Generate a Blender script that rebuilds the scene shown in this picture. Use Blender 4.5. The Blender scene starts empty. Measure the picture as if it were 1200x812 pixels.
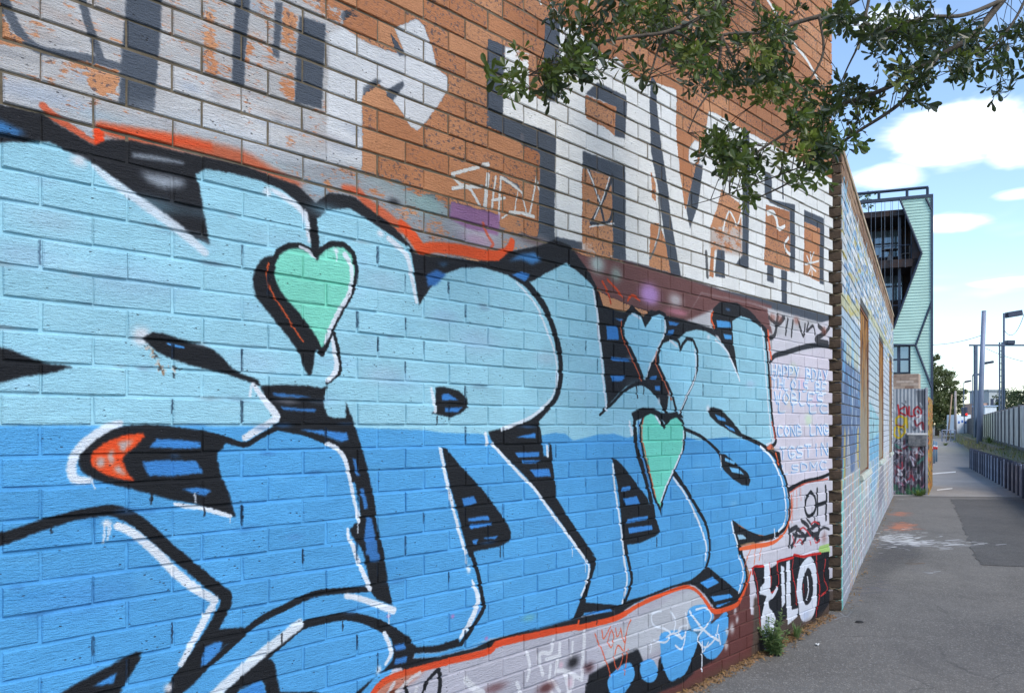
import bpy, bmesh, math, random
import numpy as np
from mathutils import Vector, Matrix

R = math.radians
random.seed(7)
rng = np.random.default_rng(7)
scene = bpy.context.scene
COL = scene.collection

# ------------------------------------------------------------------ camera
F = 1006.0            # focal length in pixels of the 1200 px wide photograph
CX, HY = 600.0, 498.5  # principal column, horizon row
CAMZ = 1.40
cam_d = bpy.data.cameras.new('camera')
cam_d.sensor_width = 36.0
cam_d.lens = 36.0 * F / 1200.0
cam_d.shift_y = (HY - 406.0) / 1200.0
cam_d.clip_start = 0.05
cam_d.clip_end = 3000
cam = bpy.data.objects.new('camera', cam_d)
cam.location = (0, 0, CAMZ)
cam.rotation_euler = (R(90), 0, 0)
COL.objects.link(cam)
scene.camera = cam

# ------------------------------------------------------------------ sun, sky, exposure
SUN_AZ = R(141)     # clockwise from +Y (the view direction)
SUN_EL = R(46)
sun_d = bpy.data.lights.new('sun', 'SUN')
sun_d.energy = 1.5
sun_d.angle = R(26)
sun_d.color = (1.0, 0.92, 0.80)
sun = bpy.data.objects.new('sun', sun_d)
sdir = Vector((math.sin(SUN_AZ) * math.cos(SUN_EL), math.cos(SUN_AZ) * math.cos(SUN_EL), math.sin(SUN_EL)))
sun.rotation_euler = sdir.to_track_quat('Z', 'Y').to_euler()
sun.location = (8, -6, 14)
COL.objects.link(sun)

world = bpy.data.worlds.new('World')
scene.world = world
world.use_nodes = True
scene.view_settings.view_transform = 'Standard'
scene.view_settings.look = 'None'
scene.view_settings.gamma = 1.0
scene.view_settings.use_curve_mapping = False
scene.view_settings.exposure = 1.2
scene.cycles.max_bounces = 5
scene.cycles.diffuse_bounces = 3
scene.cycles.glossy_bounces = 2
scene.cycles.transmission_bounces = 3


class NG:
    """small helper to wire shader nodes"""
    def __init__(self, tree):
        self.t = tree
        tree.nodes.clear()

    def n(self, kind, **kw):
        nd = self.t.nodes.new(kind)
        for k, v in kw.items():
            setattr(nd, k, v)
        return nd

    def l(self, a, b):
        self.t.links.new(a, b)

    def put(self, sock, v):
        if isinstance(v, bpy.types.NodeSocket):
            self.l(v, sock)
        elif v is not None:
            sock.default_value = v

    def m(self, op, a=0.0, b=0.0, c=None, clamp=False):
        nd = self.n('ShaderNodeMath', operation=op, use_clamp=clamp)
        self.put(nd.inputs[0], a)
        self.put(nd.inputs[1], b)
        if c is not None:
            self.put(nd.inputs[2], c)
        return nd.outputs[0]

    def ss(self, v, lo, hi):
        nd = self.n('ShaderNodeMapRange', interpolation_type='SMOOTHSTEP')
        self.put(nd.inputs[0], v)
        nd.inputs[1].default_value = lo
        nd.inputs[2].default_value = hi
        nd.inputs[3].default_value = 0
        nd.inputs[4].default_value = 1
        return nd.outputs[0]

    def mix(self, f, a, b, mode='MIX'):
        nd = self.n('ShaderNodeMix', data_type='RGBA', blend_type=mode)
        self.put(nd.inputs[0], f)
        for i, v in ((6, a), (7, b)):
            if isinstance(v, tuple) and len(v) == 3:
                v = (*v, 1)
            self.put(nd.inputs[i], v)
        return nd.outputs[2]

    def noise(self, vec, scale, detail=3, rough=0.5, dist=0.0):
        nd = self.n('ShaderNodeTexNoise')
        self.put(nd.inputs['Vector'], vec)
        nd.inputs['Scale'].default_value = scale
        nd.inputs['Detail'].default_value = detail
        nd.inputs['Roughness'].default_value = rough
        nd.inputs['Distortion'].default_value = dist
        return nd.outputs[0]

    def vmul(self, vec, v):
        nd = self.n('ShaderNodeVectorMath', operation='MULTIPLY')
        self.put(nd.inputs[0], vec)
        nd.inputs[1].default_value = v
        return nd.outputs[0]

    def vadd(self, a, b):
        nd = self.n('ShaderNodeVectorMath', operation='ADD')
        self.put(nd.inputs[0], a)
        self.put(nd.inputs[1], b)
        return nd.outputs[0]

    def sep(self, v):
        nd = self.n('ShaderNodeSeparateXYZ')
        self.put(nd.inputs[0], v)
        return nd.outputs

    def comb(self, x, y, z=0.0):
        nd = self.n('ShaderNodeCombineXYZ')
        self.put(nd.inputs[0], x)
        self.put(nd.inputs[1], y)
        self.put(nd.inputs[2], z)
        return nd.outputs[0]

    def bump(self, h, strength, dist, normal=None):
        nd = self.n('ShaderNodeBump')
        nd.inputs['Strength'].default_value = strength
        nd.inputs['Distance'].default_value = dist
        self.put(nd.inputs['Height'], h)
        if normal is not None:
            self.l(normal, nd.inputs['Normal'])
        return nd.outputs[0]


# --- sky: daylight sky with fair-weather cloud
g = NG(world.node_tree)
sky = g.n('ShaderNodeTexSky', sky_type='NISHITA')
sky.sun_disc = False
sky.sun_elevation = SUN_EL
sky.sun_rotation = SUN_AZ
sky.altitude = 30
sky.air_density = 1.0
sky.dust_density = 0.25
sky.ozone_density = 2.0
tc = g.n('ShaderNodeTexCoord')
d = g.sep(tc.outputs['Generated'])
az = g.m('ARCTAN2', d[0], d[1])
el = g.m('ARCSINE', d[2])
# flat cloud layer: project the direction onto a plane overhead
zz = g.m('ADD', g.m('MAXIMUM', d[2], 0.0), 0.12)
pl = g.comb(g.m('DIVIDE', d[0], zz), g.m('DIVIDE', d[1], zz), 0.37)
broad = g.noise(pl, 0.9, 4, 0.55, 0.35)
wisp = g.noise(g.vmul(tc.outputs['Generated'], (9, 9, 26)), 1.0, 4, 0.6, 0.3)
cl = g.m('MULTIPLY', g.ss(broad, 0.62, 0.80), 0.4)


def cumulus(cxp, cyp, rx, ry, edge):
    """a single cloud by its azimuth and elevation"""
    a0 = math.atan2(cxp - CX, F)
    hyp = math.hypot(cxp - CX, F)
    e0 = math.atan2(HY - cyp, hyp)
    da = g.m('MULTIPLY', g.m('SUBTRACT', az, a0), hyp / rx)
    de = g.m('MULTIPLY', g.m('SUBTRACT', el, e0), hyp / ry)
    r = g.m('SQRT', g.m('ADD', g.m('MULTIPLY', da, da), g.m('MULTIPLY', de, de)))
    r = g.m('ADD', r, g.m('MULTIPLY', g.m('SUBTRACT', wisp, 0.5), 1.5))
    return g.m('MULTIPLY', g.m('SUBTRACT', 1.0, g.ss(r, 0.45, 1.05)), edge)


for c in ((1128, 152, 88, 40, 1.0), (1200, 170, 50, 26, 0.85), (1035, 207, 45, 16, 0.4), (1112, 260, 52, 13, 0.55),
          (1195, 228, 40, 9, 0.45), (1190, 330, 44, 6, 0.45), (1045, 28, 50, 22, 0.4)):
    cl = g.m('MAXIMUM', cl, cumulus(*c))
skycol = g.mix(cl, sky.outputs[0], (8.2, 8.2, 8.25))
bg = g.n('ShaderNodeBackground')
g.l(skycol, bg.inputs[0])
bg.inputs[1].default_value = 0.12
out = g.n('ShaderNodeOutputWorld')
g.l(bg.outputs[0], out.inputs[0])


# ------------------------------------------------------------------ object helpers
def tag(o, label=None, cat=None, group=None, kind=None):
    if label:
        o['label'] = label
    if cat:
        o['category'] = cat
    if group:
        o['group'] = group
    if kind:
        o['kind'] = kind
    return o


def empty(name, loc=(0, 0, 0), rz=0.0):
    o = bpy.data.objects.new(name, None)
    o.empty_display_size = 0.2
    o.location = loc
    o.rotation_euler = (0, 0, rz)
    COL.objects.link(o)
    return o


def link(name, mesh, mat=None, parent=None):
    o = bpy.data.objects.new(name, mesh)
    if mat is not None and not mesh.materials:
        mesh.materials.append(mat)
    if parent is not None:
        o.parent = parent
    COL.objects.link(o)
    return o


class MB:
    """collects vertices and faces of one mesh"""
    def __init__(self):
        self.v = []
        self.f = []

    def add(self, vs, fs):
        b = len(self.v)
        self.v.extend([tuple(p) for p in vs])
        self.f.extend([tuple(i + b for i in q) for q in fs])

    def quad(self, a, b, c, d):
        self.add([a, b, c, d], [(0, 1, 2, 3)])

    def box(self, x0, x1, y0, y1, z0, z1, M=None, bev=0.0):
        if bev > 0:
            vs, fs = [], []
            bm = bmesh.new()
            bmesh.ops.create_cube(bm, size=1)
            for p in bm.verts:
                p.co = Vector(((x0 + x1) / 2 + p.co.x * (x1 - x0), (y0 + y1) / 2 + p.co.y * (y1 - y0), (z0 + z1) / 2 + p.co.z * (z1 - z0)))
            bmesh.ops.bevel(bm, geom=bm.edges[:], offset=bev, segments=1, affect='EDGES')
            bm.verts.ensure_lookup_table()
            vs = [p.co.copy() for p in bm.verts]
            fs = [tuple(q.index for q in f.verts) for f in bm.faces]
            bm.free()
        else:
            vs = [Vector(p) for p in ((x0, y0, z0), (x1, y0, z0), (x1, y1, z0), (x0, y1, z0), (x0, y0, z1), (x1, y0, z1), (x1, y1, z1), (x0, y1, z1))]
            fs = [(0, 3, 2, 1), (4, 5, 6, 7), (0, 1, 5, 4), (1, 2, 6, 5), (2, 3, 7, 6), (3, 0, 4, 7)]
        if M is not None:
            vs = [M @ p for p in vs]
        self.add(vs, fs)
        return self

    def tube(self, pts, rad, n=8, cap=True):
        pts = [Vector(p) for p in pts]
        if not hasattr(rad, '__len__'):
            rad = [rad] * len(pts)
        rings = []
        up = Vector((0, 0, 1))
        for i, p in enumerate(pts):
            t = (pts[min(i + 1, len(pts) - 1)] - pts[max(i - 1, 0)])
            if t.length < 1e-9:
                t = up.copy()
            t.normalize()
            a = t.cross(up)
            if a.length < 1e-3:
                a = t.cross(Vector((1, 0, 0)))
            a.normalize()
            b = t.cross(a)
            rings.append([p + (a * math.cos(2 * math.pi * k / n) + b * math.sin(2 * math.pi * k / n)) * rad[i] for k in range(n)])
        vs = [q for r in rings for q in r]
        fs = []
        for i in range(len(rings) - 1):
            for k in range(n):
                fs.append((i * n + k, i * n + (k + 1) % n, (i + 1) * n + (k + 1) % n, (i + 1) * n + k))
        if cap:
            fs.append(tuple(range(n)))
            fs.append(tuple(reversed(range((len(rings) - 1) * n, len(rings) * n))))
        self.add(vs, fs)
        return self

    def mesh(self, name, smooth=False):
        me = bpy.data.meshes.new(name)
        me.from_pydata(self.v, [], self.f)
        me.update()
        bm = bmesh.new()
        bm.from_mesh(me)
        bmesh.ops.recalc_face_normals(bm, faces=bm.faces[:])
        bm.to_mesh(me)
        bm.free()
        if smooth:
            me.polygons.foreach_set('use_smooth', [True] * len(me.polygons))
        return me

    def build(self, name, mat=None, parent=None, smooth=False):
        return link(name, self.mesh(name, smooth), mat, parent)


def at(px, py, Y):
    """a point Y metres ahead, seen at a pixel of the photograph"""
    return Vector(((px - CX) / F * Y, Y, CAMZ + (HY - py) / F * Y))


def srgb(c):
    o = []
    for v in c:
        v = v / 255.0
        o.append(v / 12.92 if v <= 0.04045 else ((v + 0.055) / 1.055) ** 2.4)
    return tuple(o)


def simple_mat(name, col, rough=0.7, var=0.15, scale=6.0, bump=0.0, bscale=60.0, metal=0.0, spec=0.4, col2=None, lo=0.4, hi=0.65):
    """plain material with mottling and fine relief"""
    m = bpy.data.materials.new(name)
    m.use_nodes = True
    g = NG(m.node_tree)
    co = g.n('ShaderNodeTexCoord').outputs['Object']
    nz = g.noise(co, scale, 5, 0.6)
    a = tuple(max(0, c * (1 - var)) for c in col)
    b = tuple(min(1, c * (1 + var)) for c in col)
    c = g.mix(g.ss(nz, 0.3, 0.7), a, b)
    if col2:
        c = g.mix(g.ss(g.noise(co, scale * 0.6, 6, 0.65), lo, hi), c, tuple(col2))
    p = g.n('ShaderNodeBsdfPrincipled')
    g.l(c, p.inputs['Base Color'])
    p.inputs['Roughness'].default_value = rough
    p.inputs['Metallic'].default_value = metal
    p.inputs['Specular IOR Level'].default_value = spec
    if bump:
        g.l(g.bump(g.noise(co, bscale, 4, 0.6), bump, 0.01), p.inputs['Normal'])
    o = g.n('ShaderNodeOutputMaterial')
    g.l(p.outputs[0], o.inputs[0])
    return m


# ------------------------------------------------------------------ the two wall planes
# near wall: plane fitted to its brick grid (courses 86 mm, bricks 240 mm)
WU = Vector((math.sin(R(41.0)), math.cos(R(41.0)), 0))        # along the wall
WO = Vector((-600 / F * 2.2885, 2.2885, CAMZ))                  # wall point at eye height
# far wall turns 15 degrees away
FU = Vector((math.sin(R(25.8)), math.cos(R(25.8)), 0))
FO = Vector((2.608, 6.78, CAMZ))


def wall_uv(px, py):
    q = 1475.0 - px
    return (4473.4 * (1.0 / q - 1.0 / 1475.0), (HY - py) * 3.3555 / q)


def far_uv(px, py):
    r = (px - CX) / F
    t = (FO.y * r - FO.x) / (FU.x - FU.y * r)
    return (t, (HY - py) / F * (FO.y + FU.y * t))


# ground profile: the path climbs a little towards the corner of the wall
GP = ((-400, -0.22), (0, -0.2), (4.2, -0.175), (5.0, -0.158), (5.8, -0.128), (6.8, -0.062), (8.5, -0.022), (12, 0.0), (4000, 0.0))


def gz(y):
    for (a, za), (b, zb) in zip(GP, GP[1:]):
        if y <= b:
            return za + (zb - za) * (y - a) / (b - a)
    return 0.0


def ground_at(px, py):
    Y = 1.4 * F / max(py - HY, 0.5)
    for _ in range(30):
        Y = (CAMZ - gz(Y)) * F / max(py - HY, 0.5)
    return ((px - CX) / F * Y, Y)


# ------------------------------------------------------------------ paint: flat print laid out in metres on a surface
def pts(s, ox=0.0, oy=0.0, k=1.0):
    return [(float(a) / k + ox, float(b) / k + oy) for a, b in (w.split(',') for w in s.split())]


def smooth(p, closed, n=5):
    p = np.array(p, float)
    N = len(p)
    if N < 3:
        return p
    res = []
    rngi = range(N) if closed else range(N - 1)
    for i in rngi:
        if closed:
            a, b, c, e = p[(i - 1) % N], p[i], p[(i + 1) % N], p[(i + 2) % N]
        else:
            a, b, c, e = p[max(i - 1, 0)], p[i], p[i + 1], p[min(i + 2, N - 1)]
        for j in range(n):
            t = j / n
            res.append(0.5 * ((2 * b) + (-a + c) * t + (2 * a - 5 * b + 4 * c - e) * t * t + (-a + 3 * b - 3 * c + e) * t ** 3))
    if not closed:
        res.append(p[-1])
    return np.array(res)


class Paint:
    def __init__(self, u0, u1, v0, v1, res, mapper, scaler, base=(0, 0, 0), a=0.0):
        self.u0, self.v0, self.res = u0, v0, res
        self.W, self.H = int((u1 - u0) / res), int((v1 - v0) / res)
        self.u1, self.v1 = u0 + self.W * res, v0 + self.H * res
        self.rgb = np.empty((self.H, self.W, 3), np.float32)
        self.rgb[:] = np.array(base, np.float32) / 255
        self.a = np.full((self.H, self.W), a, np.float32)
        self.map, self.sc = mapper, scaler

    def grid(self, p):
        q = np.array([self.map(x, y) for x, y in p])
        return (q - np.array([self.u0, self.v0])) / self.res

    def over(self, r0, r1, c0, c1, m, col, a):
        m3 = m[..., None]
        if col is not None:
            self.rgb[r0:r1, c0:c1] = self.rgb[r0:r1, c0:c1] * (1 - m3) + m3 * (np.array(col, np.float32) / 255)
        if a is not None:
            self.a[r0:r1, c0:c1] = self.a[r0:r1, c0:c1] * (1 - m) + m * a

    @staticmethod
    def blur(m, b):
        b = max(1, int(b))
        for ax in (0, 1):
            for _ in range(2):
                pw = [(0, 0), (0, 0)]
                pw[ax] = (b + 1, b)
                c = np.cumsum(np.pad(m, pw), axis=ax)
                n = m.shape[ax]
                m = (c[2 * b + 1:2 * b + 1 + n] - c[:n]) / (2 * b + 1) if ax == 0 else (c[:, 2 * b + 1:2 * b + 1 + n] - c[:, :n]) / (2 * b + 1)
        return m

    def mask(self, p, soft):
        q = self.grid(p)
        pad = int(soft * 3) + 3
        c0, c1 = int(np.floor(q[:, 0].min())) - pad, int(np.ceil(q[:, 0].max())) + pad
        r0, r1 = int(np.floor(q[:, 1].min())) - pad, int(np.ceil(q[:, 1].max())) + pad
        c0, c1, r0, r1 = max(c0, 0), min(c1, self.W), max(r0, 0), min(r1, self.H)
        if c1 - c0 < 2 or r1 - r0 < 2:
            return None
        T = np.zeros((r1 - r0, c1 - c0 + 1), np.int32)
        for (x0, y0), (x1, y1) in zip(q, np.roll(q, -1, axis=0)):
            if y0 == y1:
                continue
            lo, hi = (y0, y1) if y0 < y1 else (y1, y0)
            rr = np.arange(max(int(np.ceil(lo - 0.5)), r0), min(int(np.ceil(hi - 0.5)), r1))
            if len(rr) == 0:
                continue
            xx = x0 + (rr + 0.5 - y0) * (x1 - x0) / (y1 - y0)
            cc = np.clip(np.ceil(xx - 0.5).astype(int) - c0, 0, c1 - c0)
            np.add.at(T, (rr - r0, cc), 1)
        m = (np.cumsum(T, axis=1)[:, :-1] % 2).astype(np.float32)
        return r0, r1, c0, c1, self.blur(m, soft)

    def fill(self, p, col, a=1.0, op=1.0, soft=1.0, sm=False):
        if isinstance(p, str):
            p = pts(p)
        if sm:
            p = smooth(p, True)
        k = self.mask(p, soft)
        if k:
            self.over(*k[:4], k[4] * op, col, a)

    def stroke(self, p, w, col, a=1.0, op=1.0, soft=1.6, closed=False, sm=True):
        if isinstance(p, str):
            p = pts(p)
        if closed:
            p = list(p) + [p[0]]
        n0 = len(p)
        if sm and n0 > 2:
            p = smooth(p, False)
        ws = np.interp(np.linspace(0, 1, len(p)), np.linspace(0, 1, len(w)), w) if hasattr(w, '__len__') else np.full(len(p), float(w))
        rad = np.array([0.5 * ww * self.sc(x) / self.res for ww, (x, y) in zip(ws, p)])
        q = self.grid(p)
        pad = rad.max() + soft * 2 + 2
        c0, c1 = max(int(q[:, 0].min() - pad), 0), min(int(q[:, 0].max() + pad) + 1, self.W)
        r0, r1 = max(int(q[:, 1].min() - pad), 0), min(int(q[:, 1].max() + pad) + 1, self.H)
        if c1 - c0 < 1 or r1 - r0 < 1:
            return
        D = np.full((r1 - r0, c1 - c0), 1e6, np.float32)
        for i in range(len(q) - 1):
            (xa, ya), (xb, yb) = q[i], q[i + 1]
            ra, rb = rad[i], rad[i + 1]
            pd = max(ra, rb) + soft * 2 + 2
            a0, a1 = max(int(min(xa, xb) - pad), c0), min(int(max(xa, xb) + pd) + 1, c1)
            b0, b1 = max(int(min(ya, yb) - pd), r0), min(int(max(ya, yb) + pd) + 1, r1)
            if a1 <= a0 or b1 <= b0:
                continue
            X, Y = np.meshgrid(np.arange(a0, a1) + 0.5, np.arange(b0, b1) + 0.5)
            dx, dy = xb - xa, yb - ya
            L2 = dx * dx + dy * dy + 1e-9
            t = np.clip(((X - xa) * dx + (Y - ya) * dy) / L2, 0, 1)
            dd = np.hypot(X - xa - t * dx, Y - ya - t * dy) - (ra + (rb - ra) * t)
            s = D[b0 - r0:b1 - r0, a0 - c0:a1 - c0]
            np.minimum(s, dd, out=s)
        m = np.clip(0.5 - D / (2 * soft), 0, 1)
        self.over(r0, r1, c0, c1, (m * m * (3 - 2 * m)) * op, col, a)

    def fog(self, x, y, rx, ry, col, op=0.7, a=0.9):
        """a soft cloud of overspray; radii in photo pixels"""
        (u, v), s = self.map(x, y), self.sc(x) / self.res
        cu, cv = (u - self.u0) / self.res, (v - self.v0) / self.res
        ax, ay = rx * s * 1.25, ry * s
        c0, c1 = max(int(cu - 1.6 * ax), 0), min(int(cu + 1.6 * ax) + 1, self.W)
        r0, r1 = max(int(cv - 1.6 * ay), 0), min(int(cv + 1.6 * ay) + 1, self.H)
        if c1 <= c0 or r1 <= r0:
            return
        X, Y = np.meshgrid(np.arange(c0, c1), np.arange(r0, r1))
        d2 = ((X - cu) / ax) ** 2 + ((Y - cv) / ay) ** 2
        m = np.clip(1.25 * np.exp(-1.6 * d2) - 0.08, 0, 1).astype(np.float32) * op
        self.over(r0, r1, c0, c1, m, col, None)
        s = self.a[r0:r1, c0:c1]
        s[:] = s + (a - s) * np.clip(m * 1.1, 0, 1) * (s < a)

    def image(self, name):
        im = bpy.data.images.new(name, self.W, self.H, alpha=True)
        im.alpha_mode = 'CHANNEL_PACKED'
        buf = np.empty((self.H, self.W, 4), np.float32)
        buf[..., :3] = np.clip(self.rgb, 0, 1)
        buf[..., 3] = np.clip(self.a, 0, 1)
        im.pixels.foreach_set(buf.ravel())
        im.update()
        im.pack()
        return im

# ------------------------------------------------------------------ graffiti on the near wall
NW = Paint(-0.45, 6.05, -1.70, 3.75, 0.0023, wall_uv, lambda x: 3.3555 / (1475.0 - x))
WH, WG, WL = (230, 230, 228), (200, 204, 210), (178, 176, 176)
GY, BLK, OR = (74, 81, 92), (20, 22, 27), (226, 74, 30)
LBL, MBL, DBL = (149, 199, 216), (80, 157, 211), (54, 114, 178)
BARE = None


def T1(s, i, j):        # zoomed tiles of 240 x 162 px
    return pts(s, 240.0 * i, 162.0 * j, 5.0)


def TB(s, i):           # the bottom row of tiles
    return pts(s, 240.0 * i, 648.0, 4.95)


def T3(s):              # 3x tile at 400,0
    return pts(s, 400.0, 0.0, 3.0)


f, st, fog = NW.fill, NW.stroke, NW.fog
# --- old rollered block letters, top: dull white, charcoal shades, bare brick showing
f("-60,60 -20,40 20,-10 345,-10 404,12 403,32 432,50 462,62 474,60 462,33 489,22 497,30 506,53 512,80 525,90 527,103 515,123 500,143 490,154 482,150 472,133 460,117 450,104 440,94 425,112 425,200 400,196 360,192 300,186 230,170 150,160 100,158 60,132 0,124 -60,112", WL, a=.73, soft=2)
f("430,52 462,62 474,60 462,33 489,22 497,30 506,53 512,80 525,90 527,103 515,123 500,143 490,154 482,150 472,133 460,117 440,94 425,112 425,196 382,186 384,120 386,40 404,34", (208, 209, 212), a=.84, soft=2)
for x0, y0, x1, y1 in ((190, 60, 262, 170), (262, 100, 345, 190), (384, 60, 425, 190), (75, 5, 140, 50)):
    fog((x0 + x1) / 2, (y0 + y1) / 2, (x1 - x0) / 2, (y1 - y0) / 2, (206, 207, 210), .5, .82)
f("-30,0 4,8 9,30 12,55 -30,40", BARE, a=0.1, soft=4)
f("14,40 24,46 34,56 14,52", BARE, a=0.1, soft=3)
f("82,62 118,72 141,76 141,94 132,106 118,112 108,104 98,92 84,78", BARE, a=0.02, soft=2)
f("240,8 254,12 253,95 243,92", BARE, a=0.42, soft=5)
f("288,45 298,48 292,78 286,76", BARE, a=0.35, soft=5)
f("298,0 320,0 318,55 305,50 300,25", BARE, a=0.62, soft=6)
f("330,10 350,16 345,60 332,55", BARE, a=0.35, soft=5)
f("330,78 346,80 344,118 330,112", BARE, a=0.55, soft=5)
f("300,105 316,108 312,118 298,114", BARE, a=0.5, soft=5)
f("352,0 372,0 400,10 402,28 380,22", BARE, a=0.55, soft=5)
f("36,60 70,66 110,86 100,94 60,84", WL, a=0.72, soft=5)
rz_ = random.Random(51)
for i in range(120):        # uneven roller coats and dirt in the old white
    fog(rz_.uniform(-10, 425), rz_.uniform(-5, 185), rz_.uniform(8, 34), rz_.uniform(4, 12), rz_.choice([(158, 148, 146), (150, 160, 176), (208, 208, 210), (172, 152, 142), (196, 196, 200), (140, 140, 146)]), rz_.uniform(.15, .5), .74)
# charcoal bars, left group
st("2,-8 10,14 20,34 38,54 60,62 100,68 140,78", [13, 12, 12, 11, 10, 9], GY, a=.82, op=.9)
st("96,-6 102,22 110,46 118,68", 10, GY, a=.82, op=.9)
f("148,-6 190,-6 188,40 183,104 181,132 139,120 143,60 146,26", GY, a=.88)
f("276,-6 294,-6 289,50 287,75 286,101 271,97 273,60 274,30", GY, a=.85)
f("323,2 332,4 329,40 327,69 319,65 321,40", GY, a=.82, op=.9)
f("351,19 382,29 381,50 379,90 377,128 345,120 347,80 348,60", GY, a=.90)
st("403,20 412,14 416,20", 9, GY, a=.8, op=.7)
f("457,38 461,42 474,60 478,66 468,66 462,55", GY, a=.86)
f("452,112 456,104 472,95 474,100 464,114 460,118", GY, a=.86)
f("425,104 440,92 448,95 440,104 427,114", GY, a=.8, op=.8)
# big block letters in the middle and on the right
f("592,54 604,57 640,70 656,28 664,32 672,30 690,48 716,70 722,66 742,90 765,95 793,105 797,170 797,202 804,244 810,218 818,196 826,160 830,130 838,132 858,144 884,158 930,183 979,212 979,378 912,354 844,340 796,324 770,316 734,306 719,302 682,293 640,283 632,263 633,180 610,150 588,138", WH, a=.88, soft=2)
f("604,58 620,62 620,74 604,72", WH, a=.55, soft=3)
f("620,64 637,70 636,117 620,108", BARE, a=0.04, soft=2)
f("590,76 604,80 604,110 589,104", WH, a=.88)
f("572,45 592,53 590,90 589,136 640,153 652,160 650,270 651,283 630,279 632,263 633,180 570,147 571,90", GY, a=.9)
f("654,278 682,284 682,293 650,287 630,281 640,276", GY, a=.9)
f("639,20 650,22 656,28 655,80 654,121 636,116 637,60", GY, a=.88)
f("700,97 735,113 733,163 720,160 722,127 687,110", GY, a=.85)
f("687,112 722,127 720,160 713,152 687,138", BARE, a=0.05, soft=2)
f("683,177 733,195 734,306 719,302 716,208 683,197", GY, a=.9)
f("683,197 716,208 719,300 700,297 682,285", BARE, a=0.06, soft=2)
f("763,88 768,94 774,162 780,202 788,262 798,324 786,324 780,282 774,242 768,202 763,178 762,120", GY, a=.88)
f("763,200 768,215 769,236 764,232", BARE, a=.1)
f("763,262 773,262 780,282 786,322 761,316", BARE, a=.08)
st("772,232 774,264 769,288 762,303", 4, (120, 118, 116), a=.8)
st("769,238 773,266 768,288", 2, (205, 205, 205), a=.85)
f("793,120 830,130 826,160 818,162 808,174 808,192 814,196 808,222 804,246 797,202 793,160", BARE, a=0.04, soft=2)
f("808,172 814,164 820,166 818,190 811,195 807,188", WH, a=.86, soft=2)
f("824,194 821,220 818,242 809,268 805,246 810,218 816,192", GY, a=.86)
f("871,150 878,154 879,198 877,316 863,310 870,298 870,222", GY, a=.84)
f("846,222 868,240 869,268 850,266 832,268 840,245", BARE, a=.08, soft=2)
f("834,264 870,266 870,300 842,295 832,290", (190, 176, 168), a=.62, soft=4)
f("841,292 850,294 850,326 838,324", GY, a=.84)
st("828,296 829,324", 6, (60, 62, 66), a=.8, op=.8)
f("834,290 838,292 836,326 831,324", BARE, a=.2)
st("848,270 851,256 855,248 860,256 864,264 868,252", 3, WH, a=.95)
f("898,240 926,248 926,318 896,310", BARE, a=.06)
f("896,200 904,204 905,234 932,240 932,320 926,318 926,248 903,238 896,228", GY, a=.88)
st("917,192 918,232", 4, GY, a=.85)
st("900,250 906,249 910,256 913,268 920,265", [7, 6, 6, 6, 4], WH, a=.95)
st("924,279 920,286 922,294 926,298", 4, WH, a=.95)
f("899,310 907,312 907,332 899,329", GY, a=.88)
f("916,316 923,318 922,357 916,355", GY, a=.88)
f("943,258 961,266 961,330 942,322", BARE, a=.06)
f("943,246 966,256 966,334 961,332 961,268 943,260", GY, a=.88)
for q in ("946,300 950,312 947,322", "954,296 950,310 956,318", "944,310 960,306", "950,296 952,324"):
    st(q, 2.5, WH, a=.95)
f("734,305 760,312 796,323 844,339 912,353 980,371 980,384 960,379 880,355 822,343 790,334 734,318", GY, a=.92)
st("897,-4 912,20 930,50 944,68 958,92", 5, WH, a=.9)
st("646,4 652,14 662,21 680,32 688,24 690,6 692,0", [3, 6, 5, 6, 7, 4, 3], (214, 212, 210), a=.7)
st("632,-2 634,4", 5, WH, a=.6)
# grey ghost tags and the brush tag on bare brick
for q in ("537,96 548,92 560,98 562,120 550,138 540,128", "528,120 516,142 508,156 512,168", "540,140 530,150 548,160 562,150", "560,100 572,140", "515,176 540,190 560,182", "556,190 580,186 604,196 616,202", "590,164 598,182 610,180 612,160"):
    st(q, 7, (104, 104, 110), a=.62, op=.7, soft=4)
f("580,200 606,214 614,226 590,214", (110, 110, 116), a=.7, soft=3)
for q, w in (("530,204 545,200 561,196", 5), ("531,206 540,216 551,221 563,241", 5), ("531,221 545,219 566,219", 5), ("572,205 569,242", 7), ("581,207 577,245", 4), ("587,208 585,250 584,258", 4), ("577,235 592,232", 4), ("587,208 600,216 613,227", 4), ("607,226 603,251", 3), ("612,226 618,253", 3), ("629,208 626,228 621,251", 3.5), ("629,208 632,222", 3), ("598,249 612,250 626,254", 5), ("566,194 572,193", 6), ("588,256 594,252", 3)):
    st(q, w, (216, 214, 210), a=.86)
for q, w, c in (("690,200 697,220 704,240 708,258", 5, (60, 62, 68)), ("718,206 708,232 694,260", 5, (60, 62, 68)), ("692,262 702,262 714,260 719,248", 5, (60, 62, 68)), ("689,200 695,214 703,236", 2.5, (226, 226, 226)), ("714,208 706,234 697,256", 2, (226, 226, 226)), ("691,266 712,263 720,262", 2, (226, 226, 226))):
    st(q, w, c, a=.9)
fog(690, 236, 4, 5, (60, 60, 64), .9, .85)
f("-60,100 0,112 100,140 240,158 360,178 425,196 450,210 520,232 600,268 640,282 650,300 500,310 360,260 200,200 -60,150", (168, 172, 178), a=.80, op=.85, soft=9)
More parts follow.
